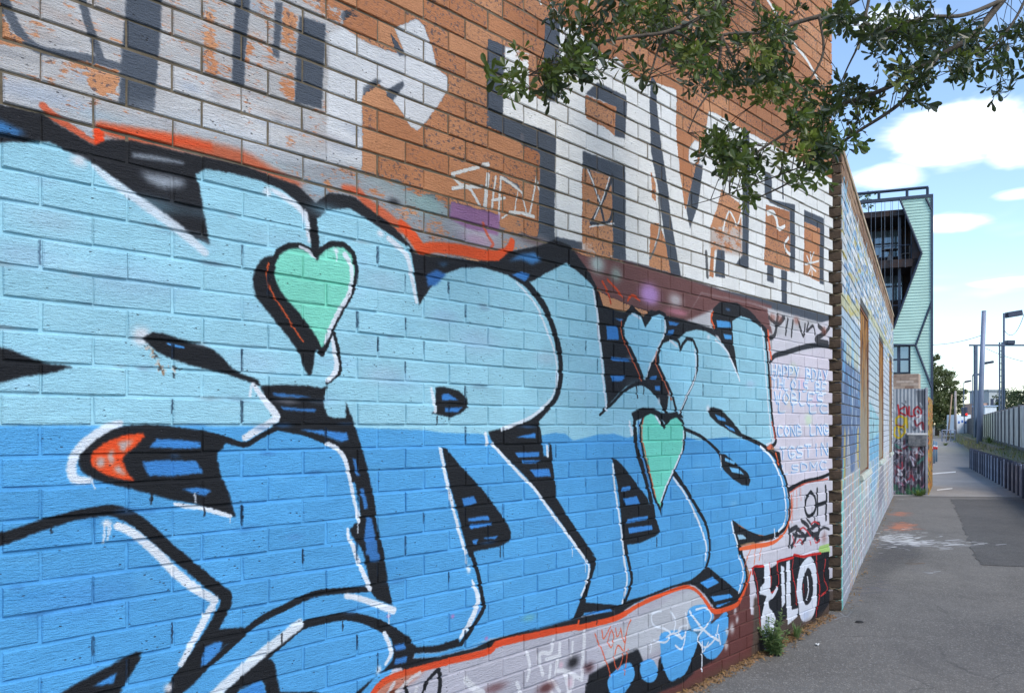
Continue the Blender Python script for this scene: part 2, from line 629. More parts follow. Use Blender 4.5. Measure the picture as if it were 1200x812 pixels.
# --- dusty overspray band between old letters and the piece
fog(455, 215, 40, 18, (146, 160, 162), .65, .8)
fog(500, 240, 34, 18, (134, 168, 166), .7, .82)
fog(300, 190, 60, 10, (170, 186, 192), .6, .85)
fog(120, 140, 40, 12, (166, 182, 192), .7, .85)
fog(40, 110, 50, 14, (160, 172, 190), .6, .8)
fog(250, 150, 80, 14, (190, 196, 204), .6, .85)
fog(560, 272, 40, 12, (192, 184, 190), .8, .9)
fog(610, 262, 20, 10, (170, 168, 170), .6, .85)
f("528,236 574,248 586,252 584,276 548,268 527,256", (150, 106, 146), a=.95, op=.95, soft=2)
fog(560, 282, 30, 9, (186, 150, 172), .75, .95)
st("566,262 572,276 578,286 574,292", 4, (222, 92, 60), a=.95, op=.8)
fog(625, 282, 30, 8, (112, 86, 84), .7, .9)
f("655,288 690,300 734,306 796,324 850,342 905,358 905,400 868,366 838,360 800,376 741,360 706,345", (112, 74, 72), a=.96, soft=3)
fog(700, 310, 16, 14, (178, 200, 198), .8, .95)
fog(722, 322, 12, 12, (150, 176, 168), .7, .95)
fog(690, 290, 14, 12, (190, 130, 96), .6, .8)
fog(792, 352, 16, 10, (196, 192, 194), .8, .95)
fog(826, 362, 14, 10, (190, 180, 182), .7, .95)
fog(762, 345, 21, 15, (178, 134, 190), .95, .98)
fog(762, 345, 16, 12, (180, 138, 194), .98, .98)
fog(795, 366, 26, 5, (208, 132, 150), .7, .97)
fog(700, 356, 9, 12, (226, 96, 50), .8, .97)
for q in ("706,330 712,342 716,356", "712,328 722,338 730,348", "700,338 704,352 708,364", "736,352 742,346 750,352"):
    st(q, 3, OR, a=.97, op=.85)
f("822,343 880,355 985,384 985,440 900,440 840,400 800,380", (190, 188, 192), a=.97, soft=2)
f("822,343 880,355 900,362 905,392 868,364 838,362 800,378", (112, 74, 72), a=.97, soft=3)
# --- lower strip: lilac grey buff, maroon paint, old bubble tag
f("380,830 430,790 480,755 580,735 735,700 815,672 875,690 868,712 812,760 760,840 600,900 395,900", (176, 174, 184), a=.97)
f("838,716 868,704 880,668 884,660 900,660 900,775 795,840 700,880 760,800 800,770", (100, 56, 52), a=.96, soft=2)
f("905,395 990,370 990,700 950,720 880,720 878,670 868,640 905,632 926,600 920,560 905,520", (206, 202, 210), a=.98)
f("815,690 832,712 838,724 800,742 745,776 700,790 720,740 790,700", (184, 186, 192), a=.97, soft=3)
f("690,790 730,768 748,760 755,778 770,790 772,772 800,740 832,730 855,720 852,745 838,772 815,786 800,800 770,812 730,850 680,850", BLK, a=.97, soft=2)
for q in ("775,742 800,738 818,744 812,770 800,790 786,798 777,780 774,760", "823,736 838,728 852,716 853,742 846,762 836,772 826,768 820,750", "752,776 764,772 771,786 766,798 756,798 750,788", "722,784 738,776 744,790 736,806 722,820 712,800", "795,770 812,760 806,784 796,794", "806,715 824,708 836,716 832,732 812,738"):
    f(q, (84, 164, 222), a=.97, sm=True)
fog(815, 742, 20, 12, (116, 186, 230), .6, .97)
for q, w in (("775,716 764,720 766,732 778,736 786,742 780,752 766,750", 2.5), ("764,752 762,764", 2), ("786,716 792,728 790,742 798,738", 2.5), ("803,718 806,734 800,748 796,736 806,732", 2.5), ("808,716 818,730 830,742 842,750", 3), ("816,714 828,712 834,722 826,736 814,738", 2.5), ("842,732 838,748 826,758 818,748 826,736", 2.5), ("830,752 824,764", 2), ("804,742 800,760 792,756", 2.5), ("842,742 844,754", 3), ("823,752 823,786", 2.5), ("782,746 790,742 800,748", 3)):
    st(q, w, (216, 222, 230), a=.98)
for x, y, r in ((851, 756, 5), (858, 736, 6), (864, 726, 4), (852, 740, 4), (868, 700, 4), (862, 716, 4)):
    fog(x, y, r, r * 1.4, (200, 196, 198), .85, .97)
for q, w in (("618,764 621,780 618,796", 5), ("648,750 645,764 632,766 636,790", 5), ("640,772 656,768", 5), ("656,754 655,770 651,788", 5), ("671,752 670,772", 4), ("685,738 684,765 682,792", 6), ("652,786 664,786 682,796", 5), ("663,790 668,810 672,792", 7), ("645,780 644,800 648,815", 5), ("606,800 612,816", 6), ("648,798 656,810", 5)):
    st(q, w, (212, 212, 216), a=.98)
fog(672, 776, 12, 9, (30, 28, 32), .95, .98)
fog(690, 782, 10, 8, (70, 40, 44), .8, .98)
fog(640, 806, 16, 8, (92, 52, 52), .9, .98)
fog(580, 806, 20, 7, (110, 70, 72), .7, .98)
fog(658, 779, 4, 5, (208, 176, 188), .9, .98)
fog(668, 800, 5, 8, (206, 182, 192), .9, .98)
st("546,796 556,806 566,812", 9, (206, 206, 210), a=.98, op=.9)
for q in ("697,742 704,758 708,770 712,778 716,792", "706,738 708,748 716,734", "716,740 713,752 716,758 720,746 717,738", "722,736 724,746 728,738", "728,736 732,752 736,734 740,726", "734,742 730,770 724,784 720,772 724,756 730,762", "736,760 732,790"):
    st(q, 1.6, (218, 88, 48), a=.99)
st("512,785 500,800 490,830", 5, BLK, a=1)
st("514,785 516,800 512,830", 6, BLK, a=1)
fog(460, 812, 7, 6, BLK, 1, 1)
st("475,800 478,820", 5, BLK)
# --- right-hand patch: scribble, birthday lettering, OH, small throw-up
fog(925, 385, 26, 14, (196, 196, 202), .9, .98)
for q, w in (("902,372 912,380 920,372", 5), ("912,370 908,392 902,396", 6), ("918,372 910,384", 5), ("924,374 921,392", 4), ("930,376 928,394", 4), ("936,376 942,394 944,380", 4), ("948,378 946,388 953,382 956,392", 3.5), ("960,382 966,390 956,398 970,402", 6), ("972,384 966,392", 5)):
    st(q, w, (52, 50, 54), a=.98, op=.92)
for x, y in ((906, 372), (934, 376), (966, 388), (914, 374)):
    fog(x, y, 8, 6, (150, 88, 72), .6, .97)
f("903,424 914,418 976,406 976,560 950,566 925,576 916,548 909,524 906,480", (214, 206, 216), a=.98, soft=2)
for x, y, c in ((940, 450, (224, 190, 208)), (955, 470, (220, 200, 222)), (930, 432, (206, 216, 200)), (948, 492, (202, 222, 190)), (960, 520, (222, 206, 210)), (925, 470, (224, 212, 200)), (965, 440, (216, 190, 204))):
    fog(x, y, 10, 9, c, .8, .98)
LET = {'H': ["0,0 0,10", "0,5 6,5", "6,0 6,10"], 'A': ["0,10 3,0 6,10", "1,7 5,7"], 'P': ["0,10 0,0 5,1 5,5 0,6"], 'Y': ["0,0 3,5", "6,0 2,10"], 'B': ["0,10 0,0 4,1 4,4 0,5 5,6 5,9 0,10"], 'D': ["0,10 0,0 5,2 5,8 0,10"], 'O': ["3,0 0,5 3,10 6,5 3,0"], 'L': ["0,0 0,10 5,10"], 'N': ["0,10 0,0 6,10 6,0"], 'T': ["0,0 6,0", "3,0 3,10"], 'W': ["0,0 2,10 3,4 4,10 6,0"], 'S': ["6,1 1,1 1,5 5,6 5,9 0,10"], 'I': ["3,0 3,10"], 'G': ["6,1 2,0 0,5 2,10 6,8 6,6 3,6"], 'E': ["6,0 0,0 0,10 6,10", "0,5 4,5"], 'M': ["0,10 0,0 3,6 6,0 6,10"], 'C': ["6,1 2,0 0,5 2,10 6,9"], 'R': ["0,10 0,0 5,1 5,5 0,6 6,10"]}


def lettering(txt, x0, y0, x1, y1, h, w, col, shadow=None):
    w = w * 1.35
    n = len(txt)
    for i, ch in enumerate(txt):
        if ch == ' ':
            continue
        t = i / max(n - 1, 1)
        bx, by = x0 + (x1 - x0) * t, y0 + (y1 - y0) * t
        k = h / 10.0
        kx = (x1 - x0) / max(n - 1, 1) * 0.115
        for s in LET[ch]:
            p = [(bx + a * kx, by + b * k) for a, b in pts(s)]
            if shadow:
                st([(a - 0.9, b + 0.7) for a, b in p], w, shadow, a=.98, op=.9, soft=2.5)
    for i, ch in enumerate(txt):
        if ch == ' ':
            continue
        t = i / max(n - 1, 1)
        bx, by = x0 + (x1 - x0) * t, y0 + (y1 - y0) * t
        k = h / 10.0
        kx = (x1 - x0) / max(n - 1, 1) * 0.115
        for s in LET[ch]:
            st([(bx + a * kx, by + b * k) for a, b in pts(s)], w * .9, col, a=.98, soft=2.5)


SH = (70, 140, 206)
WT = (236, 238, 244)
lettering("HAPPY BDAY", 905, 427, 966, 434, 13, 2.0, WT, SH)
lettering("THLOIS BE", 906, 443, 964, 449, 11, 1.8, WT, SH)
lettering("WOBLES", 909, 459, 958, 461, 13, 2.0, WT, SH)
lettering("LI LC", 914, 473, 962, 474, 9, 1.6, WT, SH)
lettering("CONB LNG", 912, 499, 966, 497, 11, 1.9, WT, SH)
lettering("TGSTIN", 915, 524, 964, 519, 13, 1.9, WT, SH)
lettering("LSDMC", 918, 545, 962, 540, 9, 1.5, WT, SH)
st("903,424 908,417 922,413 938,408 952,405 966,405 978,408", [5, 6, 6, 6, 6, 5, 4], (44, 46, 52), a=1, soft=2.2)
st("924,574 932,570 944,564 958,561 968,557 978,552", [6, 6, 5, 5, 4, 4], BLK, a=1)
st("926,577 936,570 948,565 970,561", 1.8, (222, 96, 70), a=1, op=.8)
for q in ("930,576 929,612", "934,574 934,596", "938,572 939,586", "926,580 925,610"):
    st(q, 1.4, (226, 120, 96), a=1, op=.8)
st("950,576 945,584 944,596 947,604 952,603 956,594 955,582 950,576", 4.4, (28, 30, 36), sm=True, soft=2.2)
st("958,573 958,603", 4.2, (28, 30, 36), soft=2.2)
st("968,570 969,582 968,608", 5, (28, 30, 36), soft=2.2)
st("957,592 969,588", 4.6, (28, 30, 36), soft=2.2)
for q, w in (("924,613 926,628 925,640", 5), ("926,622 934,618 932,632 928,640", 6), ("940,610 948,618 944,628 950,620", 5), ("946,608 952,616", 3), ("955,606 955,616", 3), ("952,618 960,614 958,628 950,624 960,632", 6), ("960,622 966,618 972,620", 3), ("936,620 944,630 940,636", 5), ("930,626 940,628 960,624", 4)):
    st(q, w, (40, 40, 46), a=1, op=.93, soft=2.4)
for q in ("929,628 932,640", "934,636 938,632 941,637", "938,620 942,618 946,622", "951,614 955,611 960,614", "955,630 957,636 961,632", "950,634 951,638", "946,622 950,628"):
    st(q, 2, (206, 52, 56), a=1, op=.9)
f("960,640 973,636 973,648 960,648", (172, 206, 120), a=1)
fog(966, 630, 8, 8, (140, 96, 90), .6, 1)
f("884,700 985,690 985,740 900,800 880,800", (84, 70, 62), a=.97, soft=4)
# the KILO throw-up: black shadow, red edge, white letters
f("882,668 886,663 896,664 900,668 910,661 914,656 926,652 933,650 942,654 950,650 958,648 972,646 972,706 962,722 954,728 940,720 930,722 922,722 905,742 896,744 890,728 888,700", (24, 25, 30), a=1)
st("882,672 884,664 896,663 902,660", 3, (196, 34, 30))
st("884,670 887,680 889,700 891,730 892,745", 2.4, (170, 44, 40))
st("911,668 912,658 922,655 930,653 931,650 941,652 950,650 962,648", 3, (200, 34, 30))
st("930,656 929,670 933,690 934,708", 2, (196, 40, 36))
st("957,650 958,668 961,690 958,712 957,722", 2.4, (196, 40, 40))
st("968,655 966,676 970,690 962,698", 2, (190, 50, 46))
st("902,662 904,676 903,694 912,686 912,670", 2, (196, 40, 36))
f("896,660 902,658 903,672 903,690 905,696 911,686 912,690 908,698 901,706 902,712 906,716 909,724 906,742 893,748 892,726 896,708 899,698 891,696 891,688 896,682", (222, 226, 234), a=1)
f("915,662 919,664 920,690 921,706 917,712 916,690", (222, 226, 234), a=1)
f("922,658 926,656 927,690 928,714 936,712 935,722 923,732 922,700", (222, 226, 234), a=1)
f("948,652 953,655 957,668 958,690 956,714 950,726 942,728 938,722 936,706 934,692 936,672 940,660", (222, 226, 234), a=1, sm=True)
f("946,666 950,668 953,680 953,696 949,706 944,708 941,698 941,682", (30, 30, 36), a=1, sm=True)
st("947,676 948,690 946,702", 3, (228, 230, 236))
st("942,684 943,698", 1.2, (190, 40, 40))
fog(945, 722, 12, 9, (176, 190, 216), .6, 1)
fog(900, 735, 8, 12, (200, 210, 226), .6, 1)

# --- the piece: orange halo, black shadow, two-tone blue letters
st("50,124 62,136 78,146 96,158 112,168", [8, 10, 9, 8, 6], (206, 84, 48), a=.9, op=.85)
st("118,149 150,158 200,167 240,175 285,186 318,202 350,216", [9, 15, 17, 18, 18, 12, 6], (190, 86, 50), a=.88, op=.88, soft=8)
st("118,150 150,156 200,163 245,172", [10, 12, 11, 9], (222, 80, 38), a=.9, op=.85, soft=6)
st("116,156 118,170 122,176", [12, 12, 9], (232, 70, 26), a=1)
fog(372, 222, 14, 10, (140, 170, 188), .7, .97)
st("404,220 420,226 432,240 450,252 470,268", [8, 12, 14, 14, 12], (206, 88, 50), a=.96, op=.85, soft=4)
st("470,262 482,276 494,292 508,290 540,293 574,300 594,296 600,284", [10, 16, 15, 13, 14, 14, 14, 10], (224, 84, 40), a=.98, soft=3)
fog(462, 237, 9, 6, (52, 54, 60), .85, .95)
BT = "-60,112 0,123 52,132 63,143 110,170 130,163 157,165 207,177 283,193 320,207 350,218 370,238 386,226 414,230 440,250 460,264 474,280 488,298 500,299 520,301 560,306 585,306 597,295 612,292 632,288 650,281 668,288 690,318 700,338 707,358 733,366 741,357 753,372 764,363 781,370 800,374 836,385 842,400 790,410 780,490 700,494 -60,330"
f(BT, (27, 28, 33), a=1)
f("836,362 844,354 864,355 878,364 890,376 899,386 902,400 890,400 860,400 838,392 834,376", (27, 28, 33), a=1)
INNER = "-60,168 58,166 110,192 160,228 215,273 246,287 239,250 233,215 229,205 240,198 270,203 300,210 330,222 352,240 362,262 366,285 374,280 370,258 384,246 410,244 430,256 450,270 480,290 485,315 492,358 503,340 518,322 540,314 565,313 595,322 612,333 628,328 640,320 664,308 685,325 697,338 703,390 708,430 712,472 703,488 717,470 733,453 750,447 760,452 770,463 781,486 790,400 797,396 804,389 816,386 828,388 840,395 848,404 858,424 866,442 860,404 858,376 868,370 878,373 890,382 898,392 901,420 904,464 906,505 907,519 900,523 910,540 920,562 925,590 923,612 915,623 900,628 880,624 859,609 864,640 871,648 875,665 874,677 868,696 866,697 830,664 815,682 790,689 760,700 737,710 720,714 680,722 672,728 620,741 575,748 540,760 490,765 470,772 440,812 430,830 -60,960"
f(INNER, LBL, a=1)
low = "-60,499 240,499 415,501 475,503 478,503 500,504 520,507 560,508 572,510 600,508 634,510 650,507 662,508 672,516 686,513 700,509 720,508 736,513 752,508 800,511 820,516 835,514 850,512 866,514 880,516 899,523 910,540 920,562 925,590 923,612 915,623 900,628 880,624 859,609 864,640 871,648 875,665 874,677 868,696 866,697 830,664 815,682 790,689 760,700 737,710 720,714 680,722 672,728 620,741 575,748 540,760 490,765 470,772 440,812 430,830 -60,960"
f(low, MBL, a=1)
# faint buff marks, overspray and a trace of older colour in the fills
for x, y, r, c, o in ((300, 425, 40, (160, 186, 208), .35), (150, 330, 60, (150, 178, 204), .35), (560, 400, 40, (158, 184, 210), .4), (450, 330, 30, (164, 188, 208), .35), (640, 420, 20, (176, 190, 206), .4), (30, 300, 40, (150, 172, 196), .4), (60, 260, 40, (160, 180, 196), .35), (450, 440, 30, (170, 186, 206), .35), (520, 372, 24, (150, 176, 204), .4), (740, 420, 9, (170, 190, 210), .4), (880, 450, 12, (180, 200, 226), .5)):
    fog(x, y, r, r * .5, c, o, 1)
for x, y, r, c, o in ((100, 700, 70, (70, 134, 196), .35), (620, 724, 12, (120, 176, 150), .4), (560, 716, 9, (130, 140, 200), .5), (650, 610, 20, (90, 150, 205), .4), (860, 590, 10, (120, 180, 220), .5), (345, 630, 12, (84, 140, 196), .4)):
    fog(x, y, r, r * .45, c, o, 1)
for x, y in ((455, 722, ), (530, 722), (570, 748)):
    fog(x, y, 3, 3, (190, 110, 170), .7, 1)
rv_ = random.Random(77)
for i in range(150):        # overlapping spray passes
    x_, y_ = rv_.uniform(0, 900), rv_.uniform(190, 800)
    up_ = y_ < 496
    c_ = rv_.choice([(162, 207, 222), (136, 188, 210), (158, 200, 220), (146, 188, 214)]) if up_ else rv_.choice([(96, 168, 216), (66, 144, 204), (88, 160, 208), (72, 150, 206)])
    ry_ = rv_.uniform(6, 16)
    if (up_ and y_ + ry_ * 1.3 > 496) or (not up_ and y_ - ry_ * 1.3 < 515):
        continue
    k_ = NW.map(x_, y_)
    j_ = NW.rgb[min(max(int((k_[1] - NW.v0) / NW.res), 0), NW.H - 1), min(max(int((k_[0] - NW.u0) / NW.res), 0), NW.W - 1)]
    if j_[2] > j_[0] * 1.2 and j_[2] > .6 and x_ < 880 and y_ < 700:
        fog(x_, y_, rv_.uniform(14, 50) * (1475 - x_) / 1475, ry_, c_, rv_.uniform(.2, .5), 1)
# dark shapes
fog(165, 394, 11, 14, (206, 212, 218), .98, 1)
fog(167, 396, 9, 10, (206, 212, 218), .98, 1)
f("168,396 178,389 192,391 216,399 236,404 250,410 262,420 272,432 284,438 302,444 306,452 300,452 294,448 280,443 266,438 240,432 220,427 196,418 184,412 174,403", BLK)
f("-60,396 0,407 10,409 30,417 56,426 76,428 86,430 76,432 60,437 44,439 20,443 0,449 -60,462", BLK)
f("302,444 306,452 330,451 360,452 376,455 385,452 380,462 380,475 384,487 392,490 406,490 406,471 411,486 418,506 425,528 402,520 385,512 350,503 320,503 326,497 327,488 322,480 312,466", BLK)
f("92,534 100,522 112,512 128,503 144,499 170,497 200,499 240,505 262,512 284,518 292,521 286,524 265,519 254,534 259,556 268,578 277,606 270,604 240,594 228,590 200,585 152,572 124,566 110,561 98,554 93,546", BLK)
st("236,507 260,513 286,521 304,512 327,500", 6, BLK)
st("325,500 345,504 362,508 384,517 400,526 408,542 414,562", [8, 8, 8, 9, 10, 8, 7], BLK)
st("384,448 392,442 399,434 397,414 393,398 390,384", [5, 5, 5, 5, 5, 4], BLK)
f("407,486 412,486 418,506 425,528 431,550 437,576 441,606 446,632 450,648 452,664 457,692 461,709 442,702 436,694 433,684 430,668 426,648 422,640 412,626 411,620 416,614 420,612 422,605 420,580 415,560 409,540 403,528 398,518", BLK)
st("-40,640 0,632 40,618 86,604 110,600 130,598 150,604 170,618 200,645 214,656 241,679 259,693 265,702 258,722 235,760 208,798 196,820", [16, 15, 13, 11, 12, 13, 15, 15, 14, 14, 14, 14, 15, 15, 15, 16, 16], BLK, soft=2)
f("240,740 254,737 284,735 291,738 262,758 244,782 228,800 210,815 196,815 225,780 236,755", BLK)
st("208,812 238,784 268,758 302,728 335,711 368,696 400,692 436,690", [8, 8, 8, 8, 8, 8, 7, 6], BLK)
st("296,780 315,766 337,747 357,732 381,726 402,722 422,724 442,731 462,742 478,756", [10, 9, 9, 9, 9, 9, 10, 12, 13, 14], BLK)
f(TB("90,830 170,750 280,640 330,615 385,612 405,640 440,805 660,805 700,830 360,830 340,740 200,790 170,840", 1), BLK)
f(TB("1000,400 1060,440 1180,480 1200,500 1210,660 1100,668 1000,705 890,830 850,830 960,740 1040,680 1090,620 1100,560 1080,490", 1), BLK)
f(TB("300,840 430,760 640,650 790,570 825,570 810,620 700,800 680,840", 0), BLK)
f(TB("-20,490 45,545 160,535 285,495 300,540 160,575 30,580 20,610 170,600 390,545 480,500 620,465 770,435 945,385 1000,370 1188,330 1188,375 970,430 790,475 620,505 480,545 390,570 200,625 0,668 -40,680", 2), BLK)
f(TB("1000,0 1050,0 1085,30 1075,80 1040,200 1020,285 1200,300 1188,330 1010,345 1000,370 945,385 985,290 1050,90 1045,55", 2), BLK)
f(TB("0,305 35,300 60,280 200,240 300,200 430,160 480,140 520,90 560,90 480,190 440,180 350,195 240,240 120,290 60,330 50,370 0,382", 3), BLK)
f(T1("460,100 560,75 670,40 755,30 770,110 785,240 815,245 820,165 830,170 845,330 865,490 920,580 1000,700 1070,800 1085,820 1005,820 930,690 860,590 790,500 720,410 690,370 640,320 580,260 510,190 480,150", 2, 3), BLK)
st("552,648 560,672 566,704 567,711 555,733 541,754", [6, 6, 6, 6, 6, 6], BLK)
f("600,322 612,322 624,334 638,352 648,374 656,400 660,424 659,448 654,468 640,484 628,496 618,495 628,487 640,476 650,464 654,444 655,424 650,400 642,374 632,356 620,340 608,329", BLK, sm=True)
f("511,454 520,453 538,458 547,466 549,476 540,484 528,489 514,486 504,484 511,482", BLK)
f(T1("190,190 215,195 310,310 420,430 500,530 570,630 595,690 590,740 520,770 400,795 370,800 370,830 345,830 330,750 280,560 240,430 210,290", 2, 3), BLK)
f(T1("-12,250 10,260 60,310 130,400 200,500 240,590 270,690 240,710 150,750 75,760 76,820 55,820 40,600 20,400 0,330", 3, 3), BLK)
st("733,640 738,662 740,682 730,710", 5, BLK)
st("789,552 802,570 814,590 826,610 831,626 832,648 828,664", [8, 6, 5, 5, 5, 5, 5], BLK)
f("830,664 869.5,696.5 865.5,706.5 839,714.5 827,696.5 815,686 809,680 825,668", BLK)
f("836,362 844,354 864,355 878,364 890,376 899,386 898,392 890,382 878,373 868,370 858,376 860,404 866,442 858,424 848,404 838,386 834,376", (27, 28, 33))
st("897,390 900,420 903,464 907,500 909,518 900,525", [4, 4.5, 5, 5, 5, 4], BLK)
st("871,511 890,520 904,530 914,546 922,566 926,590 924,612 916,623 900,629 886,633", [5, 5, 5, 4.5, 4.5, 4.5, 4.5, 4.5, 5, 6], BLK)
f("905,526 914,530 917,549 912,548", BLK)
f("830,478 836,477 846,480 860,495 872,511 868,512 855,505 840,495 832,487", BLK)
st("803,503 823,512 843,530", 4, BLK)
f("842,531 850,532 864,544 876,554 880,562 878,569 870,568 858,560 848,550", BLK)
f("859,609 870,618 890,627 900,628.5 912,625 915,628 900,633 886,635 869,637 871,648 867,650 862,630", BLK)
st("867,642 873,660 875,680 868,697", 4.5, BLK)
st("703,486 718,472 734,456 750,449 762,454 772,466 781,484", [3, 4, 4, 5, 6, 6, 6], BLK)
# blue dashes in the shadow
for q in ("163,201 163,201", ):
    pass
st("158,182 180,185 214,191", [5, 6, 3], (150, 158, 168), op=.85, soft=4)
f("163,201 200,207 218,212 214,219 192,221 176,214", (160, 168, 178), op=.85, soft=4)
f("-60,135 0,142 24,154 30,158 16,159 -60,148", (58, 120, 178), soft=3)
st("198,403 214,407", 3, (70, 140, 205))
f("190,470 190,470 191,471", DBL)
for q in ("319,460 350,463 366,465 350,466 322,464", "329,476 355,479 371,479 370,483 332,480"):
    f(q, DBL)
f("350,503 376,504 407,507 409,515 401,518 384,511", (60, 130, 200))
for q in ("875,190 920,140 1050,145 1180,160 1180,195 1050,198", "835,275 950,265 1150,270 1195,340 1000,360 870,355", "1060,435 1140,425 1200,430 1240,445 1200,475 1120,455"):
    f(T1(q, 0, 3), (58, 128, 196))
for q in ("865,250 885,260 910,360 890,355", "910,430 935,430 955,550 930,550", "950,600 980,600 1008,745 1015,820 945,820 938,710"):
    f(T1(q, 1, 3), DBL)
f(TB("948,0 1012,0 1018,48 960,52", 1), DBL)
f(TB("1100,530 1165,520 1170,555 1110,568", 1), DBL)
f(TB("1110,610 1180,592 1170,635 1100,645", 1), DBL)
f(TB("200,800 260,770 330,740 350,812 340,840 190,840", 1), (60, 132, 200))
f(TB("0,545 60,515 105,512 90,565 10,645 -20,660", 1), (64, 136, 204))
f(TB("540,770 640,710 680,690 650,755", 0), (64, 140, 208))
f("625,512 625,512 626,513", DBL)
for q in ("625,130 735,105 735,135 640,135", "620,220 760,215 760,245 640,250", "655,265 770,265 740,285 670,285", "705,320 820,315 830,360 740,365", "305,490 375,475 395,515 320,540", "340,605 460,590 475,615 350,625", "355,640 490,630 480,645 360,670", "370,735 405,725 395,760 375,755", "435,720 520,708 505,725 440,728"):
    f(T1(q, 2, 3), (58, 128, 200))
for q in ("45,425 95,415 100,440 45,450", "55,490 130,475 150,520 65,530", "75,610 195,590 200,615 75,635", "80,660 220,645 225,670 85,695"):
    f(T1(q, 3, 3), (62, 136, 208))
for q in ("190,690 230,685 290,725 195,725", "205,770 310,765 280,795 210,795"):
    f(T1(q, 2, 2), (54, 120, 190))
for q in ("500,170 570,135 610,170 540,205", "560,250 670,235 690,255 580,280", "590,300 690,275 600,315"):
    f(TB(q, 3), (70, 150, 216))
f("685,718 716,713 718,716 686,721", (60, 136, 206))
for q in ("840,375 856,377 857,384 841,384", "848,391 858,393 858,398 850,397", "838,485 850,490 852,494 842,492", "850,497 860,502 862,506 854,503"):
    f(q, (76, 152, 214))
f("850,536 862,541 860,544 850,540", (110, 180, 226))
f("855,547 866,549 872,556 858,553", (110, 180, 226))
f("864,626 870,626 876,631 866,632", (150, 190, 214))
fog(853, 363, 6, 2.5, (64, 104, 150), .8, 1)
# top shadow, dashes between E, R and K
f("500,322 512,316 523,322 512,334 502,336", (52, 106, 170), soft=2)
f("596,306 610,298 626,296 636,305 624,310 612,304", (64, 122, 178), soft=3)
f("512,309 526,308 520,312", (64, 110, 150), soft=3)
f("600,322 612,318 622,322 616,330", (56, 118, 184))
for q in ("711,382 724,382 726,398 712,398", "716,418 736,420 740,424 718,423", "716,440 734,440 728,447 718,447", "720,373 730,374 728,377", "763,441 770,440 770,445 762,444", "783,376 796,379 792,382 784,381", "783,387 790,386 788,393 782,392", "768,452 774,452 774,458 768,457"):
    f(q, (58, 126, 194), soft=1.5)
# white highlights
WHI = (216, 222, 230)
fog(92, 189, 9, 9, (210, 216, 222), .95, 1)
st("110,194 126,208 150,226 182,249 212,271 240,296", [4, 10, 11, 12, 12, 9], (206, 216, 226), op=.92, soft=3)
f("306,225 316,217 318,231", (214, 222, 230), soft=2)
st("320,223 334,231 348,241 357,251 361,266 363,282", [5, 7, 8, 8, 7, 5], WHI, op=.95, soft=2.5)
fog(446, 274, 5, 5, WHI, .95, 1)
st("455,279 468,290 477,301 482,320 486,340 489,354", [6, 7, 7, 6, 5, 4], WHI, op=.95)
st("141,496 126,501 108,512 93,526 84,545 88,561 106,563", [8, 10, 11, 11, 11, 11, 8], WHI, op=.96, soft=2)
fog(124, 613, 6, 5, WHI, .95, 1)
for q in ("122,614 121,636", "126,614 126,632", "129,613 128,626"):
    st(q, 2, WHI)
st("137,616 152,622 168,634 186,650 206,671 230,690 252,703", [9, 10, 10, 11, 11, 11, 8], WHI, soft=2)
st("252,702 242,722 230,745 212,778", [8, 10, 9, 7], WHI, soft=2)
st("205,590 218,593 236,595 254,600 271,605", [4, 6, 5, 6, 4], WHI)
fog(197, 806, 6, 7, (210, 210, 216), .95, 1)
st("297,450 306,462 316,476 324,488 316,496 300,505 287,513", [5, 7, 9, 10, 9, 9, 8], WHI, soft=2)
st("295,452 294,464", 2.5, WHI)
st("389,395 392,412 395,426 393,437 384,446", [4, 6, 7, 7, 5], WHI)
st("384,520 396,526 405,540 411,565 417,590 421,611", [5, 6, 6, 5, 5, 5], WHI)
st("408,620 409,632", 4, WHI)
st("412,634 418,652 424,668 434,690", 6, WHI)
st("406,698 422,701 442,708 461,715", [7, 7, 8, 9], WHI, soft=2)
st("451,742 457,756 459,765 452,778", [6, 6, 6, 4], WHI)
fog(444, 785, 4, 6, WHI, .95, 1)
st("250,816 280,788 311,762 351,731", [14, 13, 13, 12], (210, 218, 226), soft=2.5)
st("506,456 509,470 510,482", 5, WHI, op=.9)
st("606,331 620,346 632,364 643,392 652,420 653,445 648,464 636,478 618,491 588,503", [2, 2.5, 3, 3, 3, 3, 2.5, 4, 4, 5], WHI, op=.92)
st("569,508 571,520", 5, WHI)
st("577,520 592,536 608,554 626,572 644,597 664,624 684,652", 4, WHI)
st("684,652 690,663 688,680 681,697", 3.5, WHI)
st("516,526 524,566 534,606 546,648", [5, 5, 4.5, 4.5], WHI)
fog(549, 667, 3.5, 6, WHI, .95, 1)
st("553,680 560,699 558,712 549,732 540,747", [3, 7, 8, 8, 4], WHI)
st("641,523 642,534", 4.5, WHI)
st("696,340 700,370 705,420 711,480", [3, 4, 4, 4], WHI)
st("718,544 722,580 728,620 732,655 735,680 729,706", 3.5, WHI)
fog(831, 395, 3.5, 3.5, WHI, .9, 1)
st("839,398 852,412 862,432 867,446", [2.5, 3, 3, 2.5], WHI)
st("892,384 895,396 897,430 900,470 904,510 906,517 898,521", 2.6, WHI)
st("891,523 904,536 915,559 921,588 920,612 913,622", 3.2, (236, 240, 244))
st("790,560 802,577 812,596 822,618 828,640 827,656", [3, 3, 3, 3.5, 3.5, 3], WHI)
fog(815, 603, 2.5, 4, WHI, .9, 1)
st("845,534 846,550", 2, WHI, op=.8)
fog(830, 479, 4, 5, WHI, .95, 1)
st("858,612 861,626 865,640", 3, WHI)
st("866,650 871,668 870,680 866,694", 3, WHI)
st("908,620 909,630", 2.5, WHI)
fog(772, 470, 3, 5, WHI, .8, 1)
st("738,494 741,508", [3, 6], WHI)
